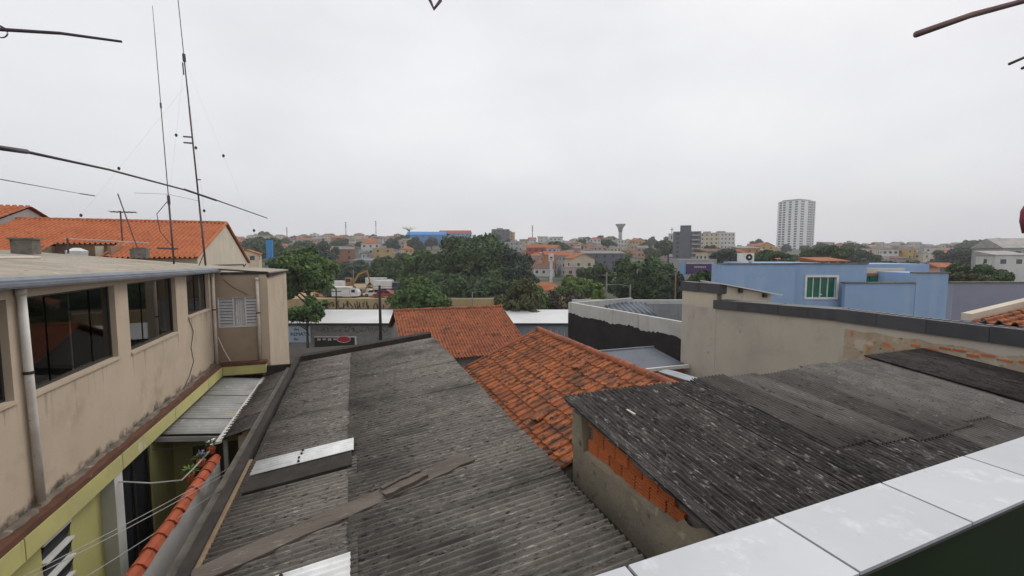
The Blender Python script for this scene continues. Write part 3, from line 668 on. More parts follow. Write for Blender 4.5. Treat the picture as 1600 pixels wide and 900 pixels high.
# furniture seen through the window
solo('armchair', 'round yellow chair back behind the biggest window of the beige house', 'chair', MB().ball((FX - .62, 10.7, -2.3), (.16, .62, .72), 16, 10).box(FX - 1.2, FX - .7, 10.3, 11.2, -3.28, -2.75), 'yellow_cloth', (FX - .8, 10.7, -3.3), smooth=True)
solo('shelf_cabinet', 'dark cabinet standing deep in the room behind the biggest window', 'cabinet', MB().box(FX - 3.6, FX - 3.1, 7.6, 9.0, -3.28, -1.3).box(FX - 3.08, FX - 3.06, 7.65, 8.28, -3.2, -1.4).box(FX - 3.08, FX - 3.06, 8.32, 8.95, -3.2, -1.4), 'frame_dark', (FX - 3.3, 8.3, -3.3))
for i, (yy, hh) in enumerate(((11.6, .7), (12.3, .9))):
    solo('white_vase', ['white rounded jar behind the second large window', 'taller white rounded jar behind the second large window'][i], 'jar', MB().ball((FX - 1.5, yy, -2.6 + hh * .3), (.14, .14, hh * .45), 10, 8).box(FX - 1.75, FX - 1.25, yy - .25, yy + .25, -3.28, -2.6), 'white_trim', (FX - 1.5, yy, -3.3))

# courtyard: canopy, lean-to, coping wall, plants, lines
T = Th('courtyard_canopy', 'light grey corrugated canopy sloping from the yellow fascia over the courtyard', 'canopy', (-3.5, 13.5, -4.0))
me = sheet_mesh('canopy_sheet', 'canopy_grey', 1.36, .98, .177, .045)
for k in range(5): mobj('canopy_sheet', me, T.o, Vector((-4.12, 11.3 + k * .94, -3.86 + .01 * (k % 2))) - T.base, (.006, math.atan(.12), 0))
part(T, 'front_beam', MB().hexa([(-4.12, 11.27, -4.0), (-2.8, 11.27, -4.16), (-2.8, 11.33, -4.16), (-4.12, 11.33, -4.0), (-4.12, 11.27, -3.90), (-2.8, 11.27, -4.06), (-2.8, 11.33, -4.06), (-4.12, 11.33, -3.90)]), 'canopy_grey')
part(T, 'valley_strip', MB().hexa([(-2.86, 10.75, -4.03), (-2.74, 10.75, -4.01), (-2.74, 16.1, -4.01), (-2.86, 16.1, -4.03), (-2.86, 10.75, -3.985), (-2.74, 10.75, -3.96), (-2.74, 16.1, -3.96), (-2.86, 16.1, -3.985)]), 'white_trim')
part(T, 'post', MB().box(-2.84, -2.76, 11.3, 11.38, -6.4, -4.16), 'post_white')
T = Th('lean_to_roof', 'dark grey corrugated lean-to between the light canopy and the long roof', 'roof', (-2.4, 13.5, -6.4))
me = sheet_mesh('lean_to_sheet', 'cement_mid', .86, 1.1, .177, .045)
for k in range(5): mobj('lean_to_sheet', me, T.o, Vector((-2.78, 10.85 + k * 1.04, -3.98 + .01 * (k % 2))) - T.base, (.006, -math.atan(.28), 0))
part(T, 'end_board', MB().box(-2.75, -1.9, 16.05, 16.15, -3.95, -3.62), 'dark_timber')
part(T, 'wall', MB().box(-2.5, -2.42, 11.1, 16, -6.4, -4.02).box(-2.42, -1.98, 11.1, 11.2, -6.4, -3.9), 'cream_wall')
part(T, 'red_frame', MB().box(-2.4, -2.05, 10.98, 11.05, -4.45, -4.38).box(-2.36, -2.31, 10.98, 11.05, -5.2, -4.45), 'wall_brick')
T = Th('coping_wall', 'grey courtyard wall topped with a row of orange coping tiles', 'wall', (-2.65, 7.5, -6.4))
part(T, 'wall', MB().seg((-2.86, 2.0), (-2.76, 10.7), .16, -6.4, -4.32), 'pale_wall')
cmb = MB(); L_ = .40
for (s0, z0, s1, z1) in (((0), 0, .40, 0),):
    pts = [(-.15, -.05), (-.09, .03), (0, .07), (.09, .03), (.15, -.05), (.13, -.06), (0, .045), (-.13, -.06)]
    a = [(x * .66, 0, z * .8 - .012) for x, z in pts]; b = [(x * .8, L_, z * .8 + .012) for x, z in pts]; n8 = len(pts)
    cmb.add(a + b, [(i, (i + 1) % n8, n8 + (i + 1) % n8, n8 + i) for i in range(n8)] + [tuple(range(n8))[::-1], tuple(range(n8, 2 * n8))])
cme = cmb.mesh('coping_tile', 'coping_tile')
y = 10.35
while y > 2:
    xw = -2.94 + (y - 2) * .0115
    mobj('coping_tile', cme, T.o, Vector((xw, y + .4, -4.26 + random.uniform(-.006, .006))) - T.base, (0, 0, math.pi + random.uniform(-.03, .03))); y -= .355
T = Th('clothes_rod', 'thin white bent rod reaching from the column to the orange coping', 'rod', (-3.4, 9.4, -3.95))
part(T, 'rod', MB().tube([(-3.95, 9.36, -3.95), (-3.5, 9.4, -4.08), (-3.07, 9.5, -4.15), (-3.0, 9.9, -4.13), (-2.93, 10.7, -4.12)], .014, 6), 'wire_pale')
def plant(name, label, base, fmat, n, seed):
    rnd = random.Random(seed); T_ = Th(name, label, 'plant', base)
    pot = MB().tube([(base[0], base[1], base[2]), (base[0], base[1], base[2] + .12)], [.06, .085], 10); part(T_, 'pot', pot, 'coping_tile')
    lf = MB(); fl = MB(); c0 = Vector(base) + Vector((0, 0, .14))
    for k in range(n):
        d = Vector((rnd.uniform(-1, 1), rnd.uniform(-1, 1), rnd.uniform(.1, 1))).normalized(); l_ = rnd.uniform(.1, .24); s_ = d.cross(Vector((0, 0, 1))).normalized() * .018
        a = c0 + d * .02; m_ = c0 + d * l_ * .6 + Vector((0, 0, .02)); e_ = c0 + d * l_ - Vector((0, 0, .02))
        lf.add([a, m_ + s_, e_, m_ - s_], [(0, 1, 2, 3)])
    part(T_, 'leaves', lf, 'leaf_fresh')
    if fmat:
        for k in range(9):
            p = c0 + Vector((rnd.uniform(-.07, .07), rnd.uniform(-.07, .07), rnd.uniform(.06, .17)))
            for q in range(5):
                t_ = q * 1.257; d = Vector((math.cos(t_), math.sin(t_), .3)) * .035; s_ = Vector((-math.sin(t_), math.cos(t_), 0)) * .016
                fl.add([p, p + d * .6 + s_, p + d, p + d * .6 - s_], [(0, 1, 2, 3)])
        part(T_, 'flowers', fl, fmat)
plant('flower_pot', 'pot of white flowers at the far end of the orange coping', (-2.92, 10.75, -4.2), 'flower_white', 26, 1)
plant('flower_pot', 'pot of purple flowers beside the orange coping, below the white ones', (-3.02, 10.4, -4.3), 'flower_purple', 30, 2)
plant('leafy_pot', 'small pot with only green leaves beside the orange coping', (-3.1, 10.0, -4.4), None, 60, 3)
def line(label, pts, r=.006, mat='wire_pale', name='cable', ang=PSI):
    return solo(name, label, 'cable', MB().tube(pts, r, 5), mat, pts[0], ang)
def sag(p, q, s_, n=8):
    p = Vector(p); q = Vector(q); return [p + (q - p) * (i / n) - Vector((0, 0, s_ * 4 * (i / n) * (1 - i / n))) for i in range(n + 1)]
line('upper of the two pale cables strung side by side across the courtyard', sag((-4.13, 6.6, -3.93), (-1.97, 10.6, -4.2), .06))
line('lower of the two pale cables strung side by side across the courtyard', sag((-4.13, 6.55, -3.97), (-1.97, 10.5, -4.24), .07))
line('single pale cable crossing the orange coping nearest the terrace', sag((-4.13, 6.2, -4.3), (-1.97, 9.6, -4.15), .06))
for k, (yy, nm) in enumerate(((10.9, 'nearest'), (11.5, 'middle'), (12.1, 'farthest'))):
    line('dark clothes line under the fascia, the %s of three' % nm, sag((-4.0, yy, -4.02), (-2.8, yy + .1, -4.05), .04), .005, 'wire', 'clothes_line')

# ================================================================== orange roofed house behind on the left, masts
T = Th('gabled_orange_house', 'house with a bright orange tiled gable roof behind the beige house on the left', 'house', (-10, 26, -6.4))
gx = -6.0; z_r = 1.52
part(T, 'wall', MB().add([(gx, 21.6, -6.4), (gx, 31, -6.4), (-14.5, 31, -6.4), (-14.5, 21.6, -6.4), (gx, 21.6, -.2), (gx, 31, -.62), (-14.5, 31, -.62), (-14.5, 21.6, -.2), (gx, 26.2, z_r - .1), (-14.5, 26.2, z_r - .1)],
     [(0, 1, 5, 8, 4), (2, 3, 7, 9, 6), (1, 2, 6, 5), (3, 0, 4, 7)]), 'cream_wall')
def hole(p): return -11.1 < p.x < -9.05 and 21.4 < p.y < 23.1
part(T, 'front_tiles', tilefield((-5.95, 26.2, z_r), (-1, 0, 0), (0, -4.9, -1.69), 51, 15, .168, .3455, hole, .012, 1.7), 'terracotta_red', kind='stuff')
part(T, 'rear_tiles', tilefield((-14.5, 26.2, z_r), (1, 0, 0), (0, 4.8, -2.05), 37, 15, .232, .348), 'terracotta_red', kind='stuff')
part(T, 'roof_recess', MB().box(-11.2, -8.85, 23.1, 23.2, -.9, .38).box(-11.3, -11.2, 21.4, 23.1, -.9, .3).box(-8.85, -8.75, 21.4, 23.1, -.9, .3).box(-11.3, -8.75, 21.4, 23.2, -1.0, -.9), 'interior')
for k in range(6):
    part(T, 'edge_tile', halfpipe(MB(), (-8.83, 23.1 - k * .3, .46 - k * .103), (-8.83, 22.75 - k * .3, .34 - k * .103), .09), 'terracotta_red')
part(T, 'recess_pillar', MB().box(-9.75, -9.55, 22.6, 22.8, -.9, .3), 'cream_wall')
for k in range(23): part(T, 'ridge_tile', halfpipe(MB(), (-5.95 - k * .37, 26.2, z_r), (-6.36 - k * .37, 26.2, z_r), .095), 'terracotta_red')
part(T, 'rake_edge', MB().tube([(gx + .05, 26.2, z_r + .02), (gx + .05, 21.3, -.16)], .07, 6).tube([(gx + .05, 26.2, z_r + .02), (gx + .05, 31, -.53)], .07, 6), 'terracotta_red')
part(T, 'conduit', MB().tube([(gx + .03, 21.8, -.5), (gx + .03, 29.5, -.62), (gx + .03, 29.8, -.75), (gx + .03, 30.2, -.62)], .025, 5), 'wire')
solo('white_tank', 'small white water tank standing in the recess of the bright orange roof', 'tank', MB().tube([(-10.2, 22.3, -.9), (-10.2, 22.3, .1), (-10.2, 22.3, .22)], [.28, .34, .1], 12), 'white_trim', (-10.2, 22.3, -.9))
T = Th('second_gabled_house', 'orange tiled roof with grey gable wall at the far left edge', 'house', (-17, 28, -6.4))
part(T, 'wall', MB().add([(-14.0, 22.2, -6.4), (-14.0, 32, -6.4), (-20, 32, -6.4), (-20, 22.2, -6.4), (-14.0, 22.2, .45), (-14.0, 32, .45), (-20, 32, .45), (-20, 22.2, .45), (-14.0, 27, 2.05), (-20, 27, 2.05)],
     [(0, 1, 5, 8, 4), (2, 3, 7, 9, 6), (1, 2, 6, 5), (3, 0, 4, 7)]), 'grey_wall')
part(T, 'front_tiles', tilefield((-13.9, 27, 2.15), (-1, 0, 0), (0, -4.8, -1.6), 26, 14, .232, .36), 'terracotta_red', kind='stuff')
part(T, 'rear_tiles', tilefield((-19.9, 27, 2.15), (1, 0, 0), (0, 4.8, -1.6), 26, 14, .232, .36), 'terracotta_red', kind='stuff')
solo('chimney_block', 'small dark block standing on the beige roof at the far left', 'chimney', MB().box(-9.5, -9.0, 17.4, 17.8, -.02, .42).box(-9.55, -8.95, 17.35, 17.85, .42, .47), 'concrete_edge', (-9.2, 17.6, 0))
solo('roof_pipe', 'long pale pipe lying on the beige roof at the left', 'pipe', MB().tube([(-6.2, 8.5, -.08), (-6.2, 12.2, -.08)], .03, 6), 'pvc', (-6.2, 8.5, -.1))
solo('roof_block', 'small grey block on the beige roof at the foot of the leaning rod', 'block', MB().box(-6.95, -6.5, 18.2, 18.5, -.15, .16).box(-6.9, -6.55, 18.25, 18.45, .16, .2), 'concrete_edge', (-6.7, 18.3, -.15))
# tall radio masts
def mast(name, label, pts, rad, extras):
    T_ = Th(name, label, 'antenna mast', pts[0])
    for i in range(len(pts) - 1):
        part(T_, 'mast_section', MB().tube([pts[i], pts[i + 1]], rad[i], 8), 'mast_metal', smooth=True)
    for (nm, mb_, mt) in extras: part(T_, nm, mb_, mt)
    return T_
def lerp(p, q, t_): return Vector(p) + (Vector(q) - Vector(p)) * t_
P0, P1 = Vector((-5.77, 18.3, -.36)), Vector((-5.95, 18.3, 8.05))
f = lambda t_: lerp(P0, P1, t_)
mast('radio_mast', 'thin tall radio mast, the shorter left one on the beige roof', [f(0), f(.25), f(.62), f(.9), P1], [.03, .014, .011, .008],
     [('clamp', MB().tube([f(.24), f(.275)], .045, 8), 'mast_metal'), ('joint', MB().tube([f(.615), f(.635)], .03, 6), 'mast_metal'),
      ('coax_cable', MB().tube([f(.25) + Vector((-.03, -.05, 0)), f(.2) + Vector((-.35, -.05, 0)), f(.13) + Vector((-.3, -.05, 0)), f(.07) + Vector((.02, -.06, 0))], .012, 5), 'wire'),
      ('cross_bar', MB().tube([f(.05) + Vector((-.45, 0, .12)), f(.05) + Vector((.15, 0, .1))], .03, 6), 'mast_metal'),
      ('radial', MB().tube([f(.28) + Vector((-.95, 0, 0)), f(.28), f(.28) + Vector((.9, 0, -.2))], .006, 4), 'wire')])
P0, P1 = Vector((-4.85, 18.3, -.42)), Vector((-5.28, 18.3, 9.4))
f2 = lambda t_: lerp(P0, P1, t_)
mast('radio_mast', 'thicker radio mast leaning left and leaving the frame at the top', [f2(0), f2(.2), f2(.55), f2(.72), P1], [.032, .026, .02, .012],
     [('clamp', MB().tube([f2(.695), f2(.72)], .05, 8), 'mast_metal'), ('coil', MB().tube([f2(.65) + Vector((-.05, -.03, 0)), f2(.69) + Vector((-.05, -.03, 0))], .022, 6), 'mast_metal'),
      ('bracket', MB().box(-5.3, -5.05, 18.27, 18.33, 3.72, 3.76).box(-5.3, -5.05, 18.27, 18.33, 3.92, 3.96), 'mast_metal'),
      ('stay_pipe', MB().tube([f2(0) + Vector((-.2, 0, 0)), f2(.045)], .015, 5), 'mast_metal'), ('bolt', MB().tube([f2(.3) + Vector((-.02, 0, 0)), f2(.3) + Vector((.12, 0, 0))], .02, 5), 'mast_metal')])
guys = [('right guy wire with insulators below the mast clamp', f2(.70), Vector((-3.2, 20.2, -.5)), (.42, .80, .93)),
        ('left guy wire with insulators running down from the leaning mast', f2(.70), Vector((-6.6, 19.9, -.1)), (.36, .70)),
        ('middle guy wire with insulators close beside the leaning mast', f2(.70), Vector((-5.2, 20.3, -.3)), (.4, .72)),
        ('far left guy wire of the thinner mast', f(.62), Vector((-9.6, 19.5, .05)), (.5, .78, .95))]
for lab, a, b, ts in guys:
    T_ = Th('guy_wire', lab, 'wire', a)
    part(T_, 'wire', MB().tube([a, b], .0016, 4), 'wire_pale')
    for t_ in ts:
        p = lerp(a, b, t_); part(T_, 'insulator', MB().ball(p, (.045, .045, .06), 8, 6), 'frame_dark')
solo('leaning_rod', 'thin rod leaning to the left above a block on the beige roof', 'rod', MB().tube([(-6.73, 18.3, .02), (-7.2, 18.3, 1.95)], .018, 6), 'mast_metal', (-6.73, 18.3, 0))
T = Th('tv_antenna', 'small television antenna on a short pole above the orange roof ridge', 'antenna', (-9.0, 23.0, .43))
part(T, 'pole', MB().tube([(-9.0, 23.0, .43), (-9.0, 23.0, 1.75)], .03, 6), 'mast_metal')
part(T, 'boom', MB().tube([(-9.3, 22.9, 1.7), (-8.5, 23.1, 1.72)], .025, 5), 'mast_metal')
for k in range(5): part(T, 'element', MB().tube([(-9.25 + k * .17, 22.6, 1.71), (-9.25 + k * .17, 23.4, 1.71)], .012, 4), 'mast_metal')
T = Th('low_antenna', 'low horizontal antenna with a short post in front of the roof recess', 'antenna', (-9.2, 17.5, .05))
part(T, 'pole', MB().tube([(-9.1, 19.4, .0), (-9.1, 19.4, .52)], .03, 6), 'mast_metal')
part(T, 'boom', MB().tube([(-9.2, 19.4, .5), (-6.9, 19.6, .38)], .02, 6), 'wire_pale')
for k in range(5): part(T, 'element', MB().tube([(-8.9 + k * .42, 19.2, .48 - k * .02), (-8.9 + k * .42, 19.65, .48 - k * .02)], .008, 4), 'wire_pale')

# antenna rods reaching into the picture from masts beside and behind the terrace (world aligned)
def rod_thing(name, label, mast_xy, z_foot, z_top, rods):
    T_ = Th(name, label, 'antenna', (mast_xy[0], mast_xy[1], z_foot), 0)
    part(T_, 'pole', MB().tube([(*mast_xy, z_foot), (*mast_xy, z_top)], .025, 8), 'mast_metal')
    for (nm, pts, r, mt) in rods: part(T_, nm, MB().tube(pts, r, 8), mt, smooth=True)
    return T_
A = lambda x, y, D: tuple(at(x, y, D))
tl = Vector((-4.3, 2.2, 0))
rod_thing('beam_antenna', 'dark antenna rods reaching in from the left, one long and sloping', (-4.3, 2.2), -6.4, 2.0, [
    ('rod', [(-4.3, 2.2, 1.42), A(0, 46, 3), A(95, 52, 3.05), A(190, 65, 3.1)], [.012, .012, .010, .008], 'rod_metal'),
    ('loop', [tuple(at(3 + 9 * math.cos(a_), 52 + 7 * math.sin(a_), 3)) for a_ in [k * .55 for k in range(12)]], .004, 'rod_metal'),
    ('brace', [(-4.3, 2.2, 1.8), A(-10, 35, 3), A(10, 46, 3)], .006, 'rod_metal'),
    ('boom', [(-4.3, 2.2, .80), A(0, 231, 3), A(42, 237, 3.25)], .017, 'rod_metal'),
    ('boom', [A(40, 237, 3.25), A(170, 265, 4.3), A(290, 297, 5.4)], [.011, .010, .009], 'rod_metal'),
    ('boom', [A(288, 296, 5.4), A(338, 313, 5.9)], .013, 'rod_metal'), ('boom', [A(336, 312, 5.9), A(418, 341, 6.6)], [.008, .006], 'rod_metal'),
    ('thin_element', [(-4.3, 2.2, .5), A(0, 280, 3), A(128, 303, 5.5)], .003, 'wire'), ('thin_element', [A(125, 302.5, 5.45), A(148, 306, 5.8)], .006, 'wire')])
rod_thing('pipe_antenna', 'brownish metal pipe and small rods reaching in from the upper right', (4.1, 1.2), -6.4, 2.4, [
    ('pipe', [A(1431, 54, 2.5), A(1515, 24, 2.52), A(1600, 1, 2.55), (4.1, 1.2, 2.2)], .0165, 'rod_copper'),
    ('rod', [A(1577, 100, 3), A(1600, 90, 3), (4.1, 1.2, 1.9)], .009, 'rod_metal'), ('rod', [A(1597, 107, 3), A(1606, 102, 3), (4.1, 1.2, 1.7)], .009, 'rod_metal'),
    ('hanging_end', [A(1606, 318, 3), A(1601, 330, 3), A(1600, 345, 3), A(1602, 364, 3)], [.012, .02, .022, .016], 'rod_red'), ('arm', [A(1606, 318, 3), (4.1, 1.2, .8)], .012, 'rod_red')])
rod_thing('overhead_antenna', 'dark tip of an antenna hanging into the top edge of the picture', (-.9, -1.6), -1.65, 2.6, [
    ('tip', [A(671, -2, 2.5), A(678, 14, 2.5), A(689, 0, 2.5)], .009, 'rod_copper'), ('arm', [A(671, -2, 2.5), (-.9, -1.6, 2.5)], .01, 'rod_metal'), ('arm', [A(689, 0, 2.5), (-.9, -1.6, 2.55)], .006, 'rod_metal')])

# ================================================================== party walls on the right
WX = 12.0
T = Th('beige_party_wall', 'tall plain beige party wall with dark grey metal capping behind the corrugated roofs', 'wall', (WX, 11, -6.4))
part(T, 'wall', MB().seg((WX, 8.1), (WX, 12.35), -.25, -9, -1.72, -1.88), 'beige_wall')
part(T, 'rear_wall', MB().box(WX + .001, WX + .25, 12.36, 14.1, -9, -1.42), 'beige_wall')
part(T, 'upper_band', MB().box(WX - .002, WX + .2, 12.36, 14.1, -1.95, -1.40), 'cream_wall')
for (y0, y1, za, zb) in ((12.2, 13.2, -1.40, -1.40), (13.22, 14.15, -1.41, -1.41)):
    part(T, 'cap_panel', MB().box(WX - .05, WX + .3, y0, y1, za, za + .34), 'cap_metal')
yy = 12.45
for L_, dz in ((1.05, 0), (1.5, .004), (.95, -.004), (.88, .0)):
    z = lambda Y: -1.46 - .04 * (Y - 8.1)
    part(T, 'cap_panel', MB().hexa([(WX - .06, yy - L_ + .01, z(yy - L_) - .30 + dz), (WX + .3, yy - L_ + .01, z(yy - L_) - .30 + dz), (WX + .3, yy, z(yy) - .30 + dz), (WX - .06, yy, z(yy) - .30 + dz),
         (WX - .06, yy - L_ + .01, z(yy - L_) + dz), (WX + .3, yy - L_ + .01, z(yy - L_) + dz + .03), (WX + .3, yy, z(yy) + dz + .03), (WX - .06, yy, z(yy) + dz)]), 'cap_metal'); yy -= L_
T = Th('bare_party_wall', 'party wall with peeling render and orange brick patches beside the dark mossy roof', 'wall', (WX, 5, -6.4))
part(T, 'wall', MB().box(WX - .04, WX + .25, .5, 8.08, -6.4, -1.75), 'beige_wall')
mb = MB(); vs = []
for k in range(33):
    Y = .5 + 7.45 * k / 32; vs += [(WX - .052, Y, -2.75), (WX - .046, Y, -1.96 - .02 * math.sin(k * 1.7) + random.uniform(-.03, .03))]
mb.add(vs, [(2 * k, 2 * k + 1, 2 * k + 3, 2 * k + 2) for k in range(32)])
part(T, 'bare_render', mb, 'old_plaster_bare')
for (Y, z) in ((6.3, -2.1), (6.0, -2.13), (5.75, -2.06), (5.5, -2.05), (5.3, -2.12), (5.05, -2.06), (4.8, -2.1), (4.5, -2.08), (4.3, -2.09)):
    part(T, 'brick', MB().box(WX - .062, WX - .04, Y, Y + random.uniform(.16, .26), z, z + random.uniform(.03, .07)), 'brick_clay')
yy = 8.14
for L_ in (.95, 1.0, 1.05, 1.0, 1.0, 1.0, 1.0):
    part(T, 'cap_panel', MB().box(WX - .10, WX + .32, yy - L_ + .008, yy, -1.77, -1.45 + random.uniform(-.008, .008)), 'cap_metal')
    mb = MB()
    for k in range(6): mb.ball((WX + .1, yy - L_ * (k + .5) / 6, -1.455), (.12, L_ / 13, .035), 6, 4)
    part(T, 'cap_ripples', mb, 'cap_metal'); yy -= L_
T = Th('corner_tile_roof', 'small corner of orange tiled roof with cream edge at the right border', 'roof', (13.5, 4.5, -1.5))
part(T, 'roof_tiles', tilefield((14.6, 3.0, -1.2), (0, 1, 0), (-2.3, 0, -.22), 11, 7, .235, .33), 'terracotta', kind='stuff')
part(T, 'cream_edge', MB().hexa([(12.28, 5.6, -1.42), (14.7, 5.6, -1.2), (14.7, 5.78, -1.2), (12.28, 5.78, -1.42), (12.28, 5.6, -1.27), (14.7, 5.6, -1.02), (14.7, 5.78, -1.02), (12.28, 5.78, -1.27)]), 'cream_wall')
part(T, 'wall', MB().hexa([(12.4, .5, -6.4), (14.6, .5, -6.4), (14.6, 5.55, -6.4), (12.4, 5.55, -6.4), (12.4, .5, -1.45), (14.6, .5, -1.25), (14.6, 5.55, -1.25), (12.4, 5.55, -1.45)]), 'cream_wall')

# blue house (square to the view)
T = Th('blue_house', 'long light blue painted house with a white framed green window on the right', 'house', (14, 21, -7), 0)
K_ = 20 / 18
D0 = 20.
part(T, 'left_block', MB().box(8.22 * K_, 11.04 * K_, D0 - .6, D0 + .5, -9, -.47), 'blue_paint')
wa, wb, wz_0, wz_1 = 11.86 * K_, 13.05 * K_, -1.76 * K_, -.95 * K_
mb = MB(); xl, xr = 11.04 * K_, 14.26 * K_; zt = -.47
mb.box(xl, wa, D0, D0 + .2, -9, zt); mb.box(wb, xr, D0, D0 + .2, -9, zt); mb.box(wa, wb, D0, D0 + .2, -9, wz_0); mb.box(wa, wb, D0, D0 + .2, wz_1, zt)
part(T, 'wall', mb, 'blue_paint')
part(T, 'rear_block', MB().box(xl, xr, D0 + 3, D0 + 6, -9, zt).box(xl, xr, D0 + .2, D0 + 3, -3.2, -3.0), 'blue_paint')
fr_ = MB(); t_ = .09
fr_.box(wa - t_, wb + t_, D0 - .04, D0 - .002, wz_0 - t_, wz_0); fr_.box(wa - t_, wb + t_, D0 - .04, D0 - .002, wz_1, wz_1 + t_); fr_.box(wa - t_, wa, D0 - .04, D0 - .002, wz_0, wz_1); fr_.box(wb, wb + t_, D0 - .04, D0 - .002, wz_0, wz_1)
wo = part(T, 'window', fr_, 'white_trim')
wd = (wb - wa) / 4
for k in range(4): part(T, 'pane', MB().box(wa + k * wd + .015, wa + (k + 1) * wd - .015, D0 + .08 + .03 * (k in (1, 2)), D0 + .09 + .03 * (k in (1, 2)), wz_0, wz_1), 'green_glass', wo)
for k in range(5): part(T, 'mullion', MB().box(wa + k * wd - .016, wa + k * wd + .016, D0 + .05, D0 + .13, wz_0, wz_1), 'white_trim', wo)
part(T, 'latch', MB().box(wa + 2 * wd - .06, wa + 2 * wd + .06, D0 + .02, D0 + .05, wz_0 + .1, wz_0 + .15), 'white_trim', wo)
part(T, 'front_parapet', MB().box(13.1 * K_, 15.85 * K_, D0 - .5, D0 - .3, -9, -1.17 * K_), 'blue_paint')
part(T, 'parapet_end', MB().box(15.85 * K_, 17.1 * K_, D0 - .52, D0 + 2, -9, -.77 * K_), 'blue_paint')
part(T, 'boundary_wall', MB().box(17.1 * K_, 26 * K_, D0 - .5, D0 - .3, -9, -1.15 * K_), 'blue_grey_paint')
part(T, 'upper_wall', MB().box(14.26 * K_, 21.6, D0 + 3.2, D0 + 6, -9, -.54), 'blue_paint')
part(T, 'cream_recess', MB().box(14.3 * K_, 18.95, D0 + 1.6, D0 + 1.8, -4, -.70), 'cream_wall')
part(T, 'wood_beam', MB().box(14.3 * K_, 18.95, D0 + 1.5, D0 + 1.6, -1.07, -.95), 'wall_brick')
for k in range(5): part(T, 'glass_panel', MB().box(16.1 + k * .56, 16.1 + k * .56 + .52, D0 + 1.52, D0 + 1.56, -1.6, -1.10), 'green_glass')
cp = [(8.2 * K_, 11.06 * K_, D0 - .65, D0 + .0, -.47), (11.06 * K_, 14.3 * K_, D0 - .05, D0 + .25, -.47), (13.05 * K_, 15.83 * K_, D0 - .55, D0 - .25, -1.17 * K_), (15.83 * K_, 17.15 * K_, D0 - .57, D0 - .2, -.77 * K_), (17.15 * K_, 26 * K_, D0 - .55, D0 - .25, -1.15 * K_)]
for (a, b, c_, d, z) in cp: part(T, 'coping', MB().box(a, b, c_, d, z, z + .05), 'concrete_edge')
T = Th('air_conditioner', 'white outdoor air conditioner unit with round fan on the blue house roof', 'air conditioner', (10.6, 20.4, -.42), 0)
part(T, 'casing', MB().box(10.33, 10.95, 20.3, 20.6, -.36, .02).box(10.36, 10.44, 20.32, 20.58, -.42, -.36).box(10.84, 10.92, 20.32, 20.58, -.42, -.36), 'white_trim')
part(T, 'fan_grille', MB().tube([(10.72, 20.29, -.17), (10.72, 20.302, -.17)], .15, 18), 'fan_dark')
part(T, 'fan_hub', MB().tube([(10.72, 20.27, -.17), (10.72, 20.289, -.17)], .045, 10), 'white_trim')
T = Th('cream_shed', 'small cream wall with a thin white sloping roof edge in front of the blue house', 'shed', (8, 16, -6), 0)
part(T, 'wall', MB().hexa([(7.35, 15.6, -7), (9.05, 15.6, -7), (9.05, 17, -7), (7.35, 17, -7), (7.35, 15.6, -1.1), (9.05, 15.6, -1.42), (9.05, 17, -1.42), (7.35, 17, -1.1)]), 'cream_wall')
part(T, 'roof', MB().hexa([(7.25, 15.4, -1.06), (9.35, 15.4, -1.455), (9.35, 17.2, -1.455), (7.25, 17.2, -1.06), (7.25, 15.4, -1.02), (9.35, 15.4, -1.415), (9.35, 17.2, -1.415), (7.25, 17.2, -1.02)]), 'white_roof')
for xx in (7.9, 8.75): part(T, 'rafter_end', MB().box(xx, xx + .1, 15.45, 15.6, -1.36 - .19 * (xx - 7.9), -1.22 - .19 * (xx - 7.9)), 'frame_dark')

# black painted wall and yard behind it
T = Th('black_painted_wall', 'long wall with whitewashed top and jagged black waterproof paint below', 'wall', (12, 19, -7))
pa, pb = Vector((12.75, 13.9)), Vector((11.67, 23.2))
part(T, 'wall', MB().seg(pa, pb, -.2, -9, -2.8), 'white_wash')
d_ = (pb - pa).normalized(); n_ = Vector((-d_.y, d_.x)); mb = MB(); vs = []; N_ = 70
for k in range(N_ + 1):
    p = pa + (pb - pa) * (k / N_) + n_ * .006; zt = -3.45 - .05 * math.sin(k * .35) + random.uniform(-.05, .05)
    vs += [(p.x, p.y, -8.9), (p.x, p.y, zt)]
mb.add(vs, [(2 * k, 2 * k + 1, 2 * k + 3, 2 * k + 2) for k in range(N_)])
part(T, 'black_paint', mb, 'black_paint')
part(T, 'end_return', MB().seg(pb, pb + Vector((5, 1.2)), -.2, -9, -2.82), 'white_wash')
T = Th('yard_back_wall', 'pale weathered wall closing the yard behind the black painted wall', 'wall', (9, 31, -8), 0)
part(T, 'wall', MB().box(4.2, 14.5, 31, 31.25, -10, -3.5), 'grey_wall')
part(T, 'top_course', MB().box(4.2, 14.5, 30.98, 31.27, -3.5, -3.22), 'white_wash')
for xx in (9.2, 11.9): part(T, 'stain', MB().box(xx, xx + .12, 30.97, 30.98, -5.5, -3.4), 'mortar')
T = Th('yard_shed_roof', 'small dark ribbed metal roof inside the walled yard', 'roof', (7, 26, -8), 0)
me = sheet_mesh('ribbed_sheet', 'blue_roof', 3.4, 2.4, .3, .08, 'y')
mobj('ribbed_sheet', me, T.o, Vector((5.7, 24.6, -3.45)) - T.base, (.12, 0, 0))
part(T, 'wall', MB().box(5.75, 8.0, 24.8, 27.6, -9, -3.55), 'grey_wall')
T = Th('blue_metal_roof', 'dark blue metal lean-to roof with white edge in front of the black wall', 'roof', (10.5, 14.5, -6.4))
part(T, 'roof_sheet', MB().hexa([(9.25, 13.6, -4.27), (11.85, 13.6, -4.27), (11.85, 15.6, -4.0), (9.25, 15.6, -4.0), (9.25, 13.6, -4.22), (11.85, 13.6, -4.22), (11.85, 15.6, -3.95), (9.25, 15.6, -3.95)]), 'blue_roof')
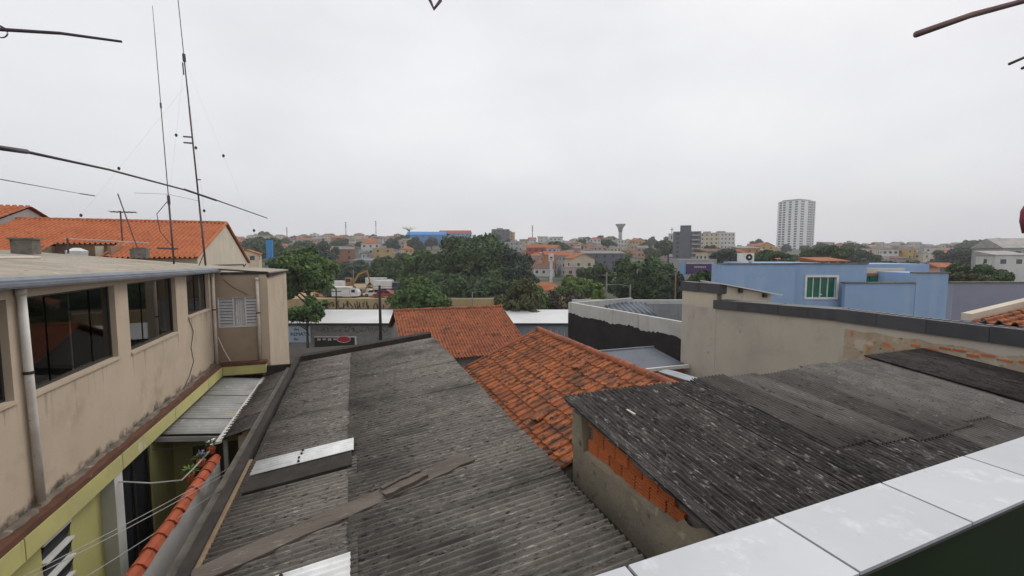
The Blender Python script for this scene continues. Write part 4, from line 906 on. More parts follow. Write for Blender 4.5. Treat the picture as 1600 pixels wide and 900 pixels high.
part(T, 'white_edge', MB().box(9.2, 11.9, 13.5, 13.6, -4.32, -4.2), 'white_trim'); part(T, 'top_flashing', MB().box(9.2, 11.9, 15.6, 15.68, -4.0, -3.9), 'zinc')
part(T, 'wall', MB().box(9.4, 11.8, 13.7, 15.5, -6.4, -4.3), 'wall_brick')

# brown roofs behind the far edge of the long roof
T = Th('brown_low_roof', 'dark brown low roofs behind the far end of the long grey roof', 'roof', (-.5, 21, -8))
part(T, 'roof', MB().hexa([(-2.5, 17.2, -4.9), (1.6, 17.2, -4.9), (1.6, 25, -4.95), (-3.2, 25, -4.95), (-2.5, 17.2, -4.8), (1.6, 17.2, -4.8), (1.6, 25, -4.85), (-3.2, 25, -4.85)]), 'brown_roof')
me = sheet_mesh('side_sheet', 'brown_roof', 4, 2.2, .177, .05, 'y'); mobj('side_sheet', me, T.o, Vector((-.9, 20.3, -4.74)) - T.base, (-.006, 0, 0))
part(T, 'wall', MB().box(-2.4, 1.5, 17.4, 24.9, -9.5, -4.96), 'old_plaster')
part(T, 'verge_tiles', MB().tube([(-2.6, 17.25, -4.75), (.2, 17.3, -4.72), (1.5, 17.35, -4.72)], .05, 6), 'terracotta_old')
solo('roof_bundle', 'dark rounded bundle lying on the brown low roof', 'bundle', MB().ball((-.7, 22.0, -4.66), (.32, .2, .15), 10, 6), 'frame_dark', (-.7, 22.0, -4.8), smooth=True)

# ================================================================== street building with signs
def text_part(T_, body, loc, size, mat, sx=1., name='lettering'):
    cu_ = bpy.data.curves.new('txt', 'FONT'); cu_.body = body; cu_.size = size; cu_.extrude = .01; cu_.resolution_u = 2
    to = bpy.data.objects.new('txt', cu_); C.objects.link(to)
    dg = bpy.context.evaluated_depsgraph_get(); me_ = bpy.data.meshes.new_from_object(to.evaluated_get(dg))
    bpy.data.objects.remove(to); me_.materials.clear(); me_.materials.append(MATS[mat])
    o = mobj(name, me_, T_.o, Vector(loc) - T_.base, (math.pi / 2, 0, 0)); o.scale = (sx, 1, 1); return o
D0 = 46.
T = Th('street_building', 'long low grey block building with flat white roof and shop signs along the street', 'building', (-8, 49, -10), 0)
part(T, 'wall', MB().box(-26, -12.2, D0, D0 + 6.6, -11, -7.25), 'block_wall')
part(T, 'right_wall', MB().box(-12.19, 13, D0 + .02, D0 + 6.6, -11, -7.25), 'block_blue')
part(T, 'roof', MB().hexa([(-26.3, D0 - .25, -7.22), (13.3, D0 - .25, -7.22), (13.3, D0 + 7, -6.75), (-26.3, D0 + 7, -6.75), (-26.3, D0 - .25, -7.15), (13.3, D0 - .25, -7.15), (13.3, D0 + 7, -6.65), (-26.3, D0 + 7, -6.65)]), 'white_roof')
part(T, 'eave_gutter', MB().box(-26.3, 13.3, D0 - .33, D0 - .26, -7.32, -7.16), 'frame_dark')
bm_ = MB().box(0, .39, 0, .03, 0, .19).mesh('block', 'block_wall')
for r_ in range(9):
    for c_ in range(26):
        x = -22.4 + c_ * .42 + (.2 if r_ % 2 else 0)
        if (-21.0 < x < -16.2 and r_ < 4) or x < -20.8: continue
        mobj('block', bm_, T.o, Vector((x, D0 - .03 + random.uniform(-.006, .006), -9.4 + r_ * .215)) - T.base)
part(T, 'banner', MB().box(-25.2, -20.85, D0 - .1, D0 - .04, -9.2, -7.5), 'banner_blue')
for (tx, xx, zz, szz) in (('des', -22.6, -7.95, .42), ('REMATA', -22.95, -8.5, .53), ('Bar', -22.6, -8.95, .36)): text_part(T, tx, (xx, D0 - .115, zz), szz, 'ink_blue')
part(T, 'shop_opening', MB().box(-20.5, -16.3, D0 - .06, D0 - .02, -10.5, -8.66), 'frame_dark')
part(T, 'shop_frame', MB().box(-16.3, -16.15, D0 - .09, D0 - .01, -10.5, -8.55).box(-20.5, -16.3, D0 - .09, D0 - .01, -8.66, -8.58), 'white_trim')
for k in range(4): part(T, 'goods', MB().box(-20.2 + k * .55, -19.85 + k * .55, D0 - .10, D0 - .07, -9.0 + .06 * (k % 2), -8.78), 'sign_pale')
sg = part(T, 'oval_sign', MB().prism([(-17.4 + .7 * math.cos(a_ * math.pi / 12), D0 - .2, -8.85 + .33 * math.sin(a_ * math.pi / 12)) for a_ in range(24)], (0, 0, 0), (0, .08, 0)), 'sign_red')
part(T, 'oval_rim', MB().tube([(-17.4 + .7 * math.cos(a_ * math.pi / 12), D0 - .21, -8.85 + .33 * math.sin(a_ * math.pi / 12)) for a_ in range(25)], .035, 5), 'sign_pale', sg)
def scribble(x0, x1, z0, z1, y, n, seed, wd_=.05):
    rnd = random.Random(seed); mb_ = MB(); x = x0
    for _ in range(n):
        pts = [(x + rnd.uniform(-.1, .5) * (x1 - x0) / n * 2, y, rnd.uniform(z0, z1)) for _ in range(rnd.randint(3, 5))]
        mb_.tube(pts, wd_ * .5, 4); x += (x1 - x0) / n
    return mb_
part(T, 'graffiti', scribble(-20.5, -12.6, -8.2, -7.5, D0 - .035, 16, 3), 'ink_black')
part(T, 'graffiti', scribble(3.0, 6.0, -9.3, -7.7, D0 - .0, 12, 5), 'sign_pale')
solo('blue_poster', 'small pale blue board at the foot of the dark pole on the street', 'board', MB().box(-14.3 + 1.3, -13.0 + 1.0, D0 - .9, D0 - .84, -9.3, -8.75).box(-12.6, -12.5, D0 - .88, D0 - .86, -10, -9.3), 'sign_sky', (-12.6, D0 - .87, -10), 0)
def pole(name, label, px, py, D, r, mat, arm=None, py0=None):
    p = at(px, py, D); b = terr(p.x, D) if py0 is None else at(px, py0, D).z
    T_ = Th(name, label, 'pole', (p.x, D, b), 0)
    part(T_, 'shaft', MB().tube([(p.x, D, b), (p.x, D, p.z)], [r, r * .7], 8), mat, smooth=True)
    if arm:
        part(T_, 'arm', MB().tube([(p.x, D, p.z - .2), (p.x + arm * .6, D, p.z + .05), (p.x + arm, D, p.z + .02)], r * .35, 6), mat)
        part(T_, 'lamp_head', MB().ball((p.x + arm * 1.12, D, p.z), (abs(arm) * .2, .12, .07), 8, 5), 'pole_grey')
    elif r > .1:
        part(T_, 'crossarm', MB().box(p.x - .7, p.x + .7, D - .05, D + .05, p.z - .5, p.z - .4), mat)
pole('utility_pole', 'dark utility pole in front of the white roofed street building', 593, 446, 44.5, .17, 'pole_dark')
pole('utility_pole', 'thin dark pole standing behind the white roof before the ochre wall', 525, 450, 60, .12, 'pole_dark')
pole('street_lamp', 'street lamp on a grey post behind the pale yard wall', 985, 445, 60, .12, 'pole_grey', -2.6)
pole('utility_pole', 'slim grey pole rising between the trees left of the street lamp', 948, 425, 66, .13, 'pole_grey')
pole('street_lamp', 'small street lamp before the dark tree above the far orange roof', 738, 456, 62, .1, 'pole_grey', 1.2)
pole('utility_pole', 'rusty thin pole beside the corner of the beige party wall', 1056, 425, 40, .06, 'wall_brick')
pole('utility_pole', 'short grey pole left of the excavator', 552, 422, 100, .14, 'pole_grey')
for i, (pa_, pb_) in enumerate(((at(460, 442, 58), at(593, 447, 44.5)), (at(593, 448, 44.5), at(948, 427, 66)), (at(948, 430, 66), at(1056, 428, 40)))):
    line(['street cable left of the dark utility pole', 'street cable between the dark pole and the slim grey pole', 'street cable right of the slim grey pole'][i], sag(pa_, pb_, .5), .02, 'wire', 'cable', 0)

# ================================================================== works yard across the street
T = Th('ochre_retaining_wall', 'long ochre retaining wall with dark graffiti across the street', 'wall', (-25, 85, -11.5), 0)
part(T, 'wall', MB().box(-70, 16, 85.3, 86.2, -12, -8.6), 'ochre_wall')
part(T, 'graffiti', scribble(-36, -20, -10.6, -9.0, 85.25, 26, 9, .16), 'ink_black')
part(T, 'graffiti', scribble(5, 17, -10.6, -9.0, 85.25, 18, 11, .16), 'ink_black')
YZ = -8.85
def wheel(T_, x, y, z, r, w_): 
    o = part(T_, 'wheel', MB().tube([(x, y - w_ / 2, z), (x, y + w_ / 2, z)], r, 12), 'tyre'); part(T_, 'rim', MB().tube([(x, y - w_ / 2 - .02, z), (x, y - w_ / 2, z)], r * .5, 8), 'pole_grey', o)
def excavator(label, px, D, fl, sc_=1.):
    p = at(px, 440, D); x = p.x; z = YZ
    T_ = Th('excavator', label, 'excavator', (x, D, z), 0); T_.o.scale = (sc_, sc_, sc_)
    for dy in (-1.0, .7): part(T_, 'track', MB().prism([(x - 1.9, D + dy, z + .1), (x + 1.9, D + dy, z + .1), (x + 2.2, D + dy, z + .5), (x + 1.9, D + dy, z + .9), (x - 1.9, D + dy, z + .9), (x - 2.2, D + dy, z + .5)], (0, 0, 0), (0, .5, 0)), 'tyre')
    part(T_, 'body', MB().box(x - 1.8, x + 1.6, D - 1.2, D + 1.2, z + 1.0, z + 2.0).box(x - fl * 1.9 - .4, x - fl * 1.9 + .4, D - 1.2, D + 1.2, z + 1.1, z + 2.2), 'machine_yellow')
    cb = part(T_, 'cab', MB().box(x + fl * .9 - .75, x + fl * .9 + .75, D - 1.2, D - .1, z + 2.0, z + 3.2), 'machine_yellow')
    part(T_, 'cab_window', MB().box(x + fl * .9 - .6, x + fl * .9 + .6, D - 1.22, D - 1.2, z + 2.2, z + 3.0), 'car_glass', cb)
    part(T_, 'boom', MB().tube([(x + fl * 1.5, D + .3, z + 1.6), (x + fl * 3.2, D + .3, z + 4.1), (x + fl * 5.4, D + .3, z + 5.0)], [.28, .34, .2], 4), 'machine_yellow')
    part(T_, 'arm', MB().tube([(x + fl * 5.2, D + .3, z + 5.1), (x + fl * 6.0, D + .3, z + 1.8)], [.24, .16], 4), 'machine_yellow')
    part(T_, 'bucket', MB().prism([(x + fl * 5.9, D - .3, z + 2.0), (x + fl * 6.3, D - .3, z + 1.3), (x + fl * 5.6, D - .3, z + .7), (x + fl * 5.1, D - .3, z + 1.0)], (0, 0, 0), (0, 1.1, 0)), 'tyre')
excavator('yellow excavator with raised boom standing in the yard across the street', 541, 108, 1, .95)
excavator('smaller orange backhoe low in the yard right of the parked vehicles', 561, 92, 1, .5)
def vehicle(label, cat, px, D, L_, hh, cabl, mat, box_mat=None, fl=1, name='parked_car'):
    p = at(px, 450, D); x = p.x; z = YZ
    T_ = Th(name, label, cat, (x, D, z), 0, 'vehicles parked in the yard')
    h1 = hh * .55
    if box_mat:
        part(T_, 'body', MB().box(x - L_ / 2, x + L_ / 2, D - .95, D + .95, z + .35, z + .8), mat)
        cb = part(T_, 'cab', MB().prism([(x + fl * (L_ / 2 - cabl), D - .95, z + .8), (x + fl * L_ / 2, D - .95, z + .8), (x + fl * L_ / 2, D - .95, z + hh * .5), (x + fl * (L_ / 2 - .4), D - .95, z + hh * .85), (x + fl * (L_ / 2 - cabl), D - .95, z + hh * .85)], (0, 0, 0), (0, 1.9, 0)), mat)
        part(T_, 'cargo_box', MB().box(min(x - fl * L_ / 2, x + fl * (L_ / 2 - cabl - .1)), max(x - fl * L_ / 2, x + fl * (L_ / 2 - cabl - .1)), D - 1, D + 1, z + .82, z + hh), box_mat)
        part(T_, 'window', MB().box(x + fl * (L_ / 2 - cabl * .6) - .35, x + fl * (L_ / 2 - cabl * .6) + .35, D - .97, D - .955, z + hh * .5, z + hh * .75), 'car_glass', cb)
    else:
        pts = [(-.5, .2), (.5, .2), (.5, .5), (.33, .56), (.2, 1.0), (-.25, 1.0), (-.42, .58), (-.5, .52)]
        part(T_, 'body', MB().prism([(x + fl * a * L_, D - .85, z + b * hh) for a, b in pts], (0, 0, 0), (0, 1.7, 0)), mat)
        part(T_, 'window', MB().prism([(x + fl * a * L_, D - .86, z + b * hh) for a, b in ((.28, .62), (.18, .92), (-.02, .92), (-.02, .62))], (0, 0, 0), (0, 1.72, 0)), 'car_glass')
        part(T_, 'window', MB().prism([(x + fl * a * L_, D - .86, z + b * hh) for a, b in ((-.05, .62), (-.05, .92), (-.22, .92), (-.34, .62))], (0, 0, 0), (0, 1.72, 0)), 'car_glass')
    for s_ in (-.32, .32): wheel(T_, x + s_ * L_, D - .8, z + .33, .33, .22)
vehicle('white box truck parked left of the excavator', 'truck', 519, 104, 5.5, 2.5, 1.7, 'car_white', 'car_white', -1, 'parked_truck')
vehicle('red pickup parked in front of the excavator tracks', 'car', 541, 98, 5.0, 1.6, 1.5, 'car_red')
vehicle('white van parked nearest the ochre wall below the excavator', 'van', 541, 90, 5.2, 2.2, 1.5, 'car_white', 'car_white', 1, 'parked_van')
vehicle('dark car parked right of the white van', 'car', 562, 94, 4.3, 1.5, 1.5, 'car_dark')
vehicle('white car parked near the dark utility pole', 'car', 585, 92, 4.3, 1.5, 1.5, 'car_white', None, -1)
vehicle('long white truck parked behind the dark utility pole', 'truck', 594, 116, 7.0, 2.6, 1.8, 'car_white', 'car_white', 1, 'parked_truck')
vehicle('silver pickup parked behind the red pickup', 'car', 530, 112, 5.0, 1.7, 1.5, 'pole_grey')
vehicle('dark truck with white box right of the excavator arm', 'truck', 606, 104, 6.0, 2.6, 1.7, 'car_dark', 'car_white', 1, 'parked_truck')
vehicle('red car parked beside the dark utility pole', 'car', 600, 90, 4.2, 1.5, 1.5, 'car_red', None, -1)
vehicle('dark blue car parked left of the white van', 'car', 523, 91, 4.3, 1.5, 1.5, 'car_dark', None, -1)
vehicle('orange red car half hidden by the tree left of the yard', 'car', 508, 92, 4.2, 1.5, 1.5, 'wall_orange')

# ================================================================== trees
def crown_mesh(name, mat, rx, ry, rz_, nclump, nleaf, leaf, seed, flat=.0):
    rg = np.random.default_rng(seed)
    d = rg.normal(size=(nclump, 3)); d /= np.linalg.norm(d, axis=1)[:, None]
    rad = rg.uniform(.45, .9, nclump)[:, None]
    c = d * rad * np.array([rx, ry, rz_]); c[:, 2] = np.where(c[:, 2] < -rz_ * .55, c[:, 2] * .5, c[:, 2])
    s0 = (rx * rx * rz_) ** (1 / 3); cr_ = rg.uniform(.2, .36, nclump) * s0 * 1.1
    wts = cr_ ** 2; wts /= wts.sum()
    idx = rg.choice(nclump, nleaf, p=wts)
    n = rg.normal(size=(nleaf, 3)); n[:, 2] += .35; n /= np.linalg.norm(n, axis=1)[:, None]
    r_ = cr_[idx] * rg.uniform(.55, 1.06, nleaf)
    p = c[idx] + n * r_[:, None] * np.array([1, 1, min(.85, 1.1 * rz_ / s0)])
    nn = n + rg.normal(size=(nleaf, 3)) * .55; nn /= np.linalg.norm(nn, axis=1)[:, None]
    a = np.cross(nn, rg.normal(size=(nleaf, 3))); a /= np.linalg.norm(a, axis=1)[:, None]; b = np.cross(nn, a)
    s_ = leaf * rg.uniform(.55, 1.25, nleaf)[:, None]
    v = np.empty((nleaf, 4, 3)); v[:, 0] = p - a * s_; v[:, 1] = p + b * s_ * .6 - nn * s_ * .12; v[:, 2] = p + a * s_; v[:, 3] = p - b * s_ * .6 - nn * s_ * .12
    me_ = bpy.data.meshes.new(name); me_.vertices.add(nleaf * 4); me_.vertices.foreach_set('co', v.reshape(-1))
    me_.loops.add(nleaf * 4); me_.loops.foreach_set('vertex_index', np.arange(nleaf * 4)); me_.polygons.add(nleaf)
    me_.polygons.foreach_set('loop_start', np.arange(nleaf) * 4); me_.materials.append(MATS[mat]); me_.update(); me_.validate()
    return me_, c
def trunk_mesh(name, h, r, c, zc, seed):
    rnd = random.Random(seed); mb_ = MB()
    mb_.tube([(0, 0, 0), (rnd.uniform(-.2, .2), rnd.uniform(-.2, .2), h * .5), (rnd.uniform(-.3, .3), rnd.uniform(-.3, .3), h)], [r, r * .75, r * .5], 7)
    for k in range(min(9, len(c))):
        q = c[k]; e = Vector((q[0] * .85, q[1] * .85, zc + q[2] * .85)); s_ = Vector((0, 0, h * rnd.uniform(.55, .95)))
        m_ = s_.lerp(e, .5) + Vector((0, 0, -.05 * h)); mb_.tube([s_, m_, e], [r * .45, r * .28, r * .1], 5)
    return mb_.mesh(name, 'bark')
def tree(label, px, py_top, py_bot, D, wpx, mat, seed, nleaf=5000, leaf=.35, nclump=26, depth=1., name='tree', lowfrac=.0, group=None):
    """crown spans the photo rows py_top..py_bot at distance D; trunk goes down to the ground"""
    t_, b = at(px, py_top, D), at(px, py_bot, D); rz_ = (t_.z - b.z) / 2 / .98; rx = wpx / 700 * D / 2
    x = t_.x; zc = (t_.z + b.z) / 2; g0 = min(terr(x, D), b.z - .3)
    T_ = Th(name, label, 'tree', (x, D, g0), 0, group)
    me_, c = crown_mesh('crown', mat, rx, rx * depth, rz_, nclump, nleaf, leaf, seed)
    mobj('crown', me_, T_.o, (0, 0, zc - g0))
    mobj('trunk', trunk_mesh('trunk', max(zc - g0 - rz_ * .2, 1), max(.12, rx * .07), c, zc - g0, seed), T_.o)
    return T_
tree('broad fresh green tree with layered branches right of the beige house', 478, 386, 468, 50, 104, 'leaf_mid', 11, 11000, .26, 38)
tree('lower spreading bough tree in front of the white street roof, left side', 478, 462, 510, 43.5, 66, 'leaf_mid', 12, 3000, .2, 16)
tree('dark tree squeezed behind the beige house corner', 440, 392, 480, 56, 60, 'leaf_deep', 13, 4500, .26, 20)
tree('rounded green tree directly behind the ridge of the far orange roof', 655, 440, 500, 56, 112, 'leaf_mid', 14, 9000, .27, 34)
tree('huge dark green tree, the crown in the centre of the picture', 735, 362, 486, 112, 150, 'leaf_deep', 15, 22000, .5, 46)
tree('huge dark tree left of the central crown, dull brownish green', 652, 392, 470, 118, 92, 'leaf_mid', 16, 12000, .5, 34)
tree('huge dark tree forming the right shoulder of the central mass', 802, 390, 486, 108, 84, 'leaf_blue', 17, 11000, .48, 32)
tree('dense shaded tree low under the central mass', 745, 420, 490, 100, 170, 'leaf_deep', 18, 12000, .5, 34)
tree('olive green tree with thin foliage between far orange roof and black wall', 815, 440, 505, 54, 92, 'leaf_olive', 19, 6500, .25, 28)
tree('fresh green tree half hiding the olive one above the orange roof', 828, 438, 500, 58, 60, 'leaf_mid', 20, 4500, .26, 22)
tree('yellow green tree with domed top in front of the orange hill houses', 905, 431, 470, 80, 72, 'leaf_fresh', 21, 5500, .32, 26)
tree('brownish sparse tree below the yellow green dome', 880, 455, 500, 62, 74, 'leaf_brown', 22, 2600, .22, 24)
tree('small bright green bush at the end of the yard wall', 934, 452, 474, 48, 24, 'leaf_fresh', 23, 1800, .18, 12)
tree('large dark green tree behind the yard wall on the right', 1005, 393, 482, 84, 108, 'leaf_deep', 24, 13000, .38, 36)
tree('dark low tree left of the large one behind the yard wall', 932, 414, 450, 110, 62, 'leaf_deep', 25, 6500, .42, 26)
tree('grey green tree beside the blue shop sign', 1052, 425, 480, 60, 42, 'leaf_blue', 26, 2500, .24, 16)
tree('dark tree mass behind the excavator, left part', 525, 412, 454, 150, 110, 'leaf_deep', 27, 7000, .6, 26)
tree('dark tree mass behind the excavator, right part', 606, 402, 462, 142, 84, 'leaf_deep', 28, 8000, .58, 28)
tree('dark tree closing the gap between yard and central mass', 562, 418, 456, 138, 80, 'leaf_blue', 29, 5000, .55, 22)
tree('dark bush below the blue house top, left of the shop sign', 1100, 424, 450, 46, 60, 'leaf_deep', 30, 3500, .24, 18)
tree('round dark bush behind the long grey-blue wall on the right', 1530, 413, 452, 62, 86, 'leaf_deep', 31, 6000, .28, 24)
tree('olive bush in front of the round dark one at the right', 1510, 425, 452, 52, 70, 'leaf_olive', 32, 4000, .22, 20)
tree('bluish hill wood behind the grey industrial building', 1506, 385, 425, 190, 90, 'leaf_blue', 33, 8000, .7, 30, 1.)
tree('dark tree behind the blue house, right of the white tower', 1288, 386, 416, 130, 74, 'leaf_deep', 34, 6500, .5, 26)
tree('dark tree left of the white tower behind the air conditioner', 1205, 392, 418, 120, 74, 'leaf_deep', 35, 6000, .45, 26)
tree('dull green tree behind the blue house left of the air conditioner', 1140, 388, 420, 150, 60, 'leaf_blue', 36, 4500, .5, 22)
tree('olive tree row behind the blue house right of the window', 1380, 408, 428, 110, 70, 'leaf_olive', 37, 5500, .42, 26)

# ================================================================== hillside
MARK = [(360, 'left of the blue totem'), (430, 'above the broad green tree'), (500, 'above the excavator'), (580, 'left of the central dark tree'), (640, 'below the blue hilltop hall'), (720, 'behind the central dark tree'),
        (800, 'below the grey block on the hill'), (840, 'beside the white totem'), (890, 'right of the white totem'), (940, 'below the water tower'), (1000, 'right of the water tower'), (1090, 'near the grey apartment block'),
        (1150, 'left of the white tower'), (1240, 'near the white tower'), (1290, 'right of the white tower'), (1350, 'above the blue house recess'), (1420, 'on the right hill'), (1490, 'on the far right hill'), (1560, 'at the right border')]
def mark(px):
    r_ = MARK[0][1]
    for a, n in MARK:
        if px >= a: r_ = n
    return r_
used = set()
WM = MB().box(-.5, .5, -.03, .03, -.5, .5).mesh('window', 'window_dark')
def building(label, cat, px, D, w_, d, h, wall, roof, style, rot=0., nwin=3, floors=2, z=None, name='hill_house', group='houses on the hillside', wsize=(1.1, 1.1)):
    x = (px - 800) / 700 * D; g0 = terr(x, D) if z is None else z
    T_ = Th(name, label, cat, (x, D, g0), rot, group)
    T_.base = Vector((0, 0, 0)); T_.o.location = (x, D, g0 + H)      # parts in local coordinates
    part(T_, 'wall', MB().box(-w_ / 2, w_ / 2, -d / 2, d / 2, -4, h) if style != 'gable_side' else MB().add([(-w_ / 2, -d / 2, -4), (w_ / 2, -d / 2, -4), (w_ / 2, d / 2, -4), (-w_ / 2, d / 2, -4), (-w_ / 2, -d / 2, h), (w_ / 2, -d / 2, h), (w_ / 2, d / 2, h), (-w_ / 2, d / 2, h), (0, -d / 2, h + w_ * .2), (0, d / 2, h + w_ * .2)], [(0, 1, 5, 8, 4), (2, 3, 7, 9, 6), (1, 2, 6, 5), (3, 0, 4, 7)]), wall)
    e = .35
    if style == 'gable':
        rh = d * .22; part(T_, 'roof', MB().prism([(-w_ / 2 - e, -d / 2 - e, h), (-w_ / 2 - e, d / 2 + e, h), (-w_ / 2 - e, 0, h + rh)], (0, 0, 0), (w_ + 2 * e, 0, 0)), roof)
    elif style == 'gable_side':
        rh = w_ * .2; part(T_, 'roof', MB().prism([(-w_ / 2 - e, -d / 2 - e, h - .1), (0, -d / 2 - e, h + rh), (w_ / 2 + e, -d / 2 - e, h - .1), (w_ / 2 + e, -d / 2 - e, h + .1), (0, -d / 2 - e, h + rh + .25), (-w_ / 2 - e, -d / 2 - e, h + .1)], (0, 0, 0), (0, d + 2 * e, 0)), roof)
    elif style == 'hip':
        rh = min(w_, d) * .24; k_ = min(w_, d) * .4
        part(T_, 'roof', MB().add([(-w_ / 2 - e, -d / 2 - e, h), (w_ / 2 + e, -d / 2 - e, h), (w_ / 2 + e, d / 2 + e, h), (-w_ / 2 - e, d / 2 + e, h), (-w_ / 2 + k_, 0, h + rh), (w_ / 2 - k_, 0, h + rh)], [(0, 1, 5, 4), (1, 2, 5), (2, 3, 4, 5), (3, 0, 4), (3, 2, 1, 0)]), roof)
    elif style == 'shed':
        part(T_, 'roof', MB().hexa([(-w_ / 2 - e, -d / 2 - e, h), (w_ / 2 + e, -d / 2 - e, h), (w_ / 2 + e, d / 2 + e, h), (-w_ / 2 - e, d / 2 + e, h), (-w_ / 2 - e, -d / 2 - e, h + .12), (w_ / 2 + e, -d / 2 - e, h + .12), (w_ / 2 + e, d / 2 + e, h + .12 + d * .14), (-w_ / 2 - e, d / 2 + e, h + .12 + d * .14)]), roof)
    else:
        part(T_, 'roof', MB().box(-w_ / 2 - .15, w_ / 2 + .15, -d / 2 - .15, d / 2 + .15, h, h + .25).box(-w_ * .2, w_ * .15, -d * .1, d * .3, h + .25, h + 1.5), roof)
    fh = h / floors
    for fl in range(floors):
        for k in range(nwin):
            o = mobj('window', WM, T_.o, (-w_ / 2 + w_ * (k + .5) / nwin, -d / 2 - .01, fh * (fl + .55))); o.scale = (wsize[0], 1, wsize[1])
        if d > 5 and nwin > 1:
            for k in range(max(1, nwin - 1)):
                for sd in (-1, 1):
                    o = mobj('window', WM, T_.o, (sd * (w_ / 2 + .01), -d / 2 + d * (k + .5) / max(1, nwin - 1), fh * (fl + .55)), (0, 0, math.pi / 2)); o.scale = (wsize[0], 1, wsize[1])
    return T_
WALLS = [('wall_white', 'white'), ('wall_cream', 'cream'), ('wall_peach', 'peach'), ('wall_grey', 'grey'), ('wall_ochre', 'ochre'), ('wall_orange', 'orange'), ('wall_pale_blue', 'pale blue'), ('wall_pink', 'pink'), ('wall_brick', 'bare brick')]
WW = [24, 20, 12, 12, 6, 4, 5, 8, 6]
ROOFS = [('roof_orange', 'orange tiled roof', ('gable', 'hip', 'gable_side')), ('roof_brown', 'brown roof', ('gable', 'hip', 'shed')), ('roof_grey', 'grey sheet roof', ('shed', 'gable')), ('roof_slab', 'flat roof', ('flat',))]
rnd = random.Random(21)
# (px range, D range, count): rows of houses up the slope
ROWS = [((385, 640), (270, 310), 13), ((378, 640), (320, 350), 17), ((372, 640), (360, 400), 20), ((365, 645), (415, 455), 23), ((365, 650), (470, 505), 25), ((365, 650), (520, 560), 25), ((470, 640), (225, 260), 7),
        ((810, 900), (190, 215), 8), ((805, 925), (225, 258), 11), ((1095, 1210), (200, 225), 6), ((1090, 1220), (250, 300), 8), ((800, 940), (280, 330), 9), ((800, 960), (350, 410), 10), ((800, 1000), (440, 520), 12),
        ((900, 1060), (290, 330), 8), ((920, 1060), (350, 390), 8), ((1100, 1220), (330, 380), 6), ((1090, 1210), (420, 480), 8), ((1320, 1500), (190, 215), 8), ((1320, 1500), (230, 270), 12), ((1310, 1500), (285, 325), 15), ((1300, 1500), (340, 375), 16), ((1290, 1520), (390, 430), 17), ((1290, 1560), (445, 485), 17), ((1290, 1600), (500, 560), 18), ((650, 800), (430, 520), 8)]
for (xa, xb), (da, db), n in ROWS:
    for i in range(n):
        px = xa + (xb - xa) * (i + rnd.uniform(.1, .9)) / n; D = rnd.uniform(da, db)
        for _ in range(200):
            wn = rnd.choices(WALLS, WW)[0]; rf = rnd.choices(ROOFS, [22, 14, 22, 42])[0]
            w_ = rnd.uniform(6.5, 12); h = rnd.choice([3.2, 5.6, 6.2, 6.4, 8.6]); big = 'low' if h < 4 else ('two storey' if h < 7 else 'three storey')
            tier = 'high up' if D > 400 else ('halfway up' if D > 270 else 'low down')
            lab = '%s %s house, %s, %s, %s' % (big, wn[1], rf[1], tier, mark(px))
            if lab not in used and len(lab.split()) < 17: break
        used.add(lab)
        building(lab, 'house', px, D, w_, rnd.uniform(6, 9), h, wn[0], rf[0], rnd.choice(rf[2]), rnd.uniform(-.5, .5), rnd.randint(2, 3), 1 if h < 4 else (2 if h < 7 else 3))
# hillside trees (copies of three kinds)
KIND = []
for kn, mt, sd in (('dark green', 'leaf_deep', 61), ('bluish', 'leaf_blue', 62), ('mid green', 'leaf_mid', 63)):
    me_, c = crown_mesh('crown', mt, 5, 5, 3.6, 22, 2200, .55, sd); KIND.append((kn, me_, trunk_mesh('trunk', 4.2, .35, c, 5, sd)))
TROWS = [((385, 480), (255, 300), 6), ((380, 660), (300, 345), 5), ((365, 660), (400, 415), 5), ((365, 660), (505, 520), 5), ((400, 640), (185, 220), 5), ((800, 960), (262, 278), 3), ((960, 1060), (225, 275), 3), ((860, 1060), (335, 348), 3), ((900, 1060), (395, 450), 6), ((930, 1060), (470, 530), 9),
         ((640, 820), (300, 380), 6), ((1090, 1300), (230, 290), 3), ((1100, 1300), (380, 420), 6), ((1280, 1500), (175, 200), 3), ((1290, 1500), (270, 285), 2), ((1300, 1600), (485, 500), 6), ((1490, 1600), (330, 400), 8)]
for (xa, xb), (da, db), n in TROWS:
    for i in range(n):
        px = xa + (xb - xa) * (i + rnd.uniform(.05, .95)) / n; D = rnd.uniform(da, db)
        for _ in range(200):
            kd = rnd.choices(KIND, [5, 4, 2])[0]; s_ = rnd.uniform(.7, 1.7); sz = 'small' if s_ < 1 else ('medium' if s_ < 1.35 else 'large')
            lab = '%s %s tree %s on the hillside, %s' % (sz, kd[0], 'high up' if D > 400 else ('halfway up' if D > 270 else 'low down'), mark(px))
            if lab not in used: break
        used.add(lab)
        x = (px - 800) / 700 * D; g0 = terr(x, D)
        T_ = Th('hill_tree', lab, 'tree', (x, D, g0), rnd.uniform(0, 6), 'trees on the hillside'); T_.o.location = (x, D, g0 + H - .3)
        T_.o.scale = (s_, s_, s_ * rnd.uniform(.85, 1.15))
        mobj('crown', kd[1], T_.o, (0, 0, 5)); mobj('trunk', kd[2], T_.o)

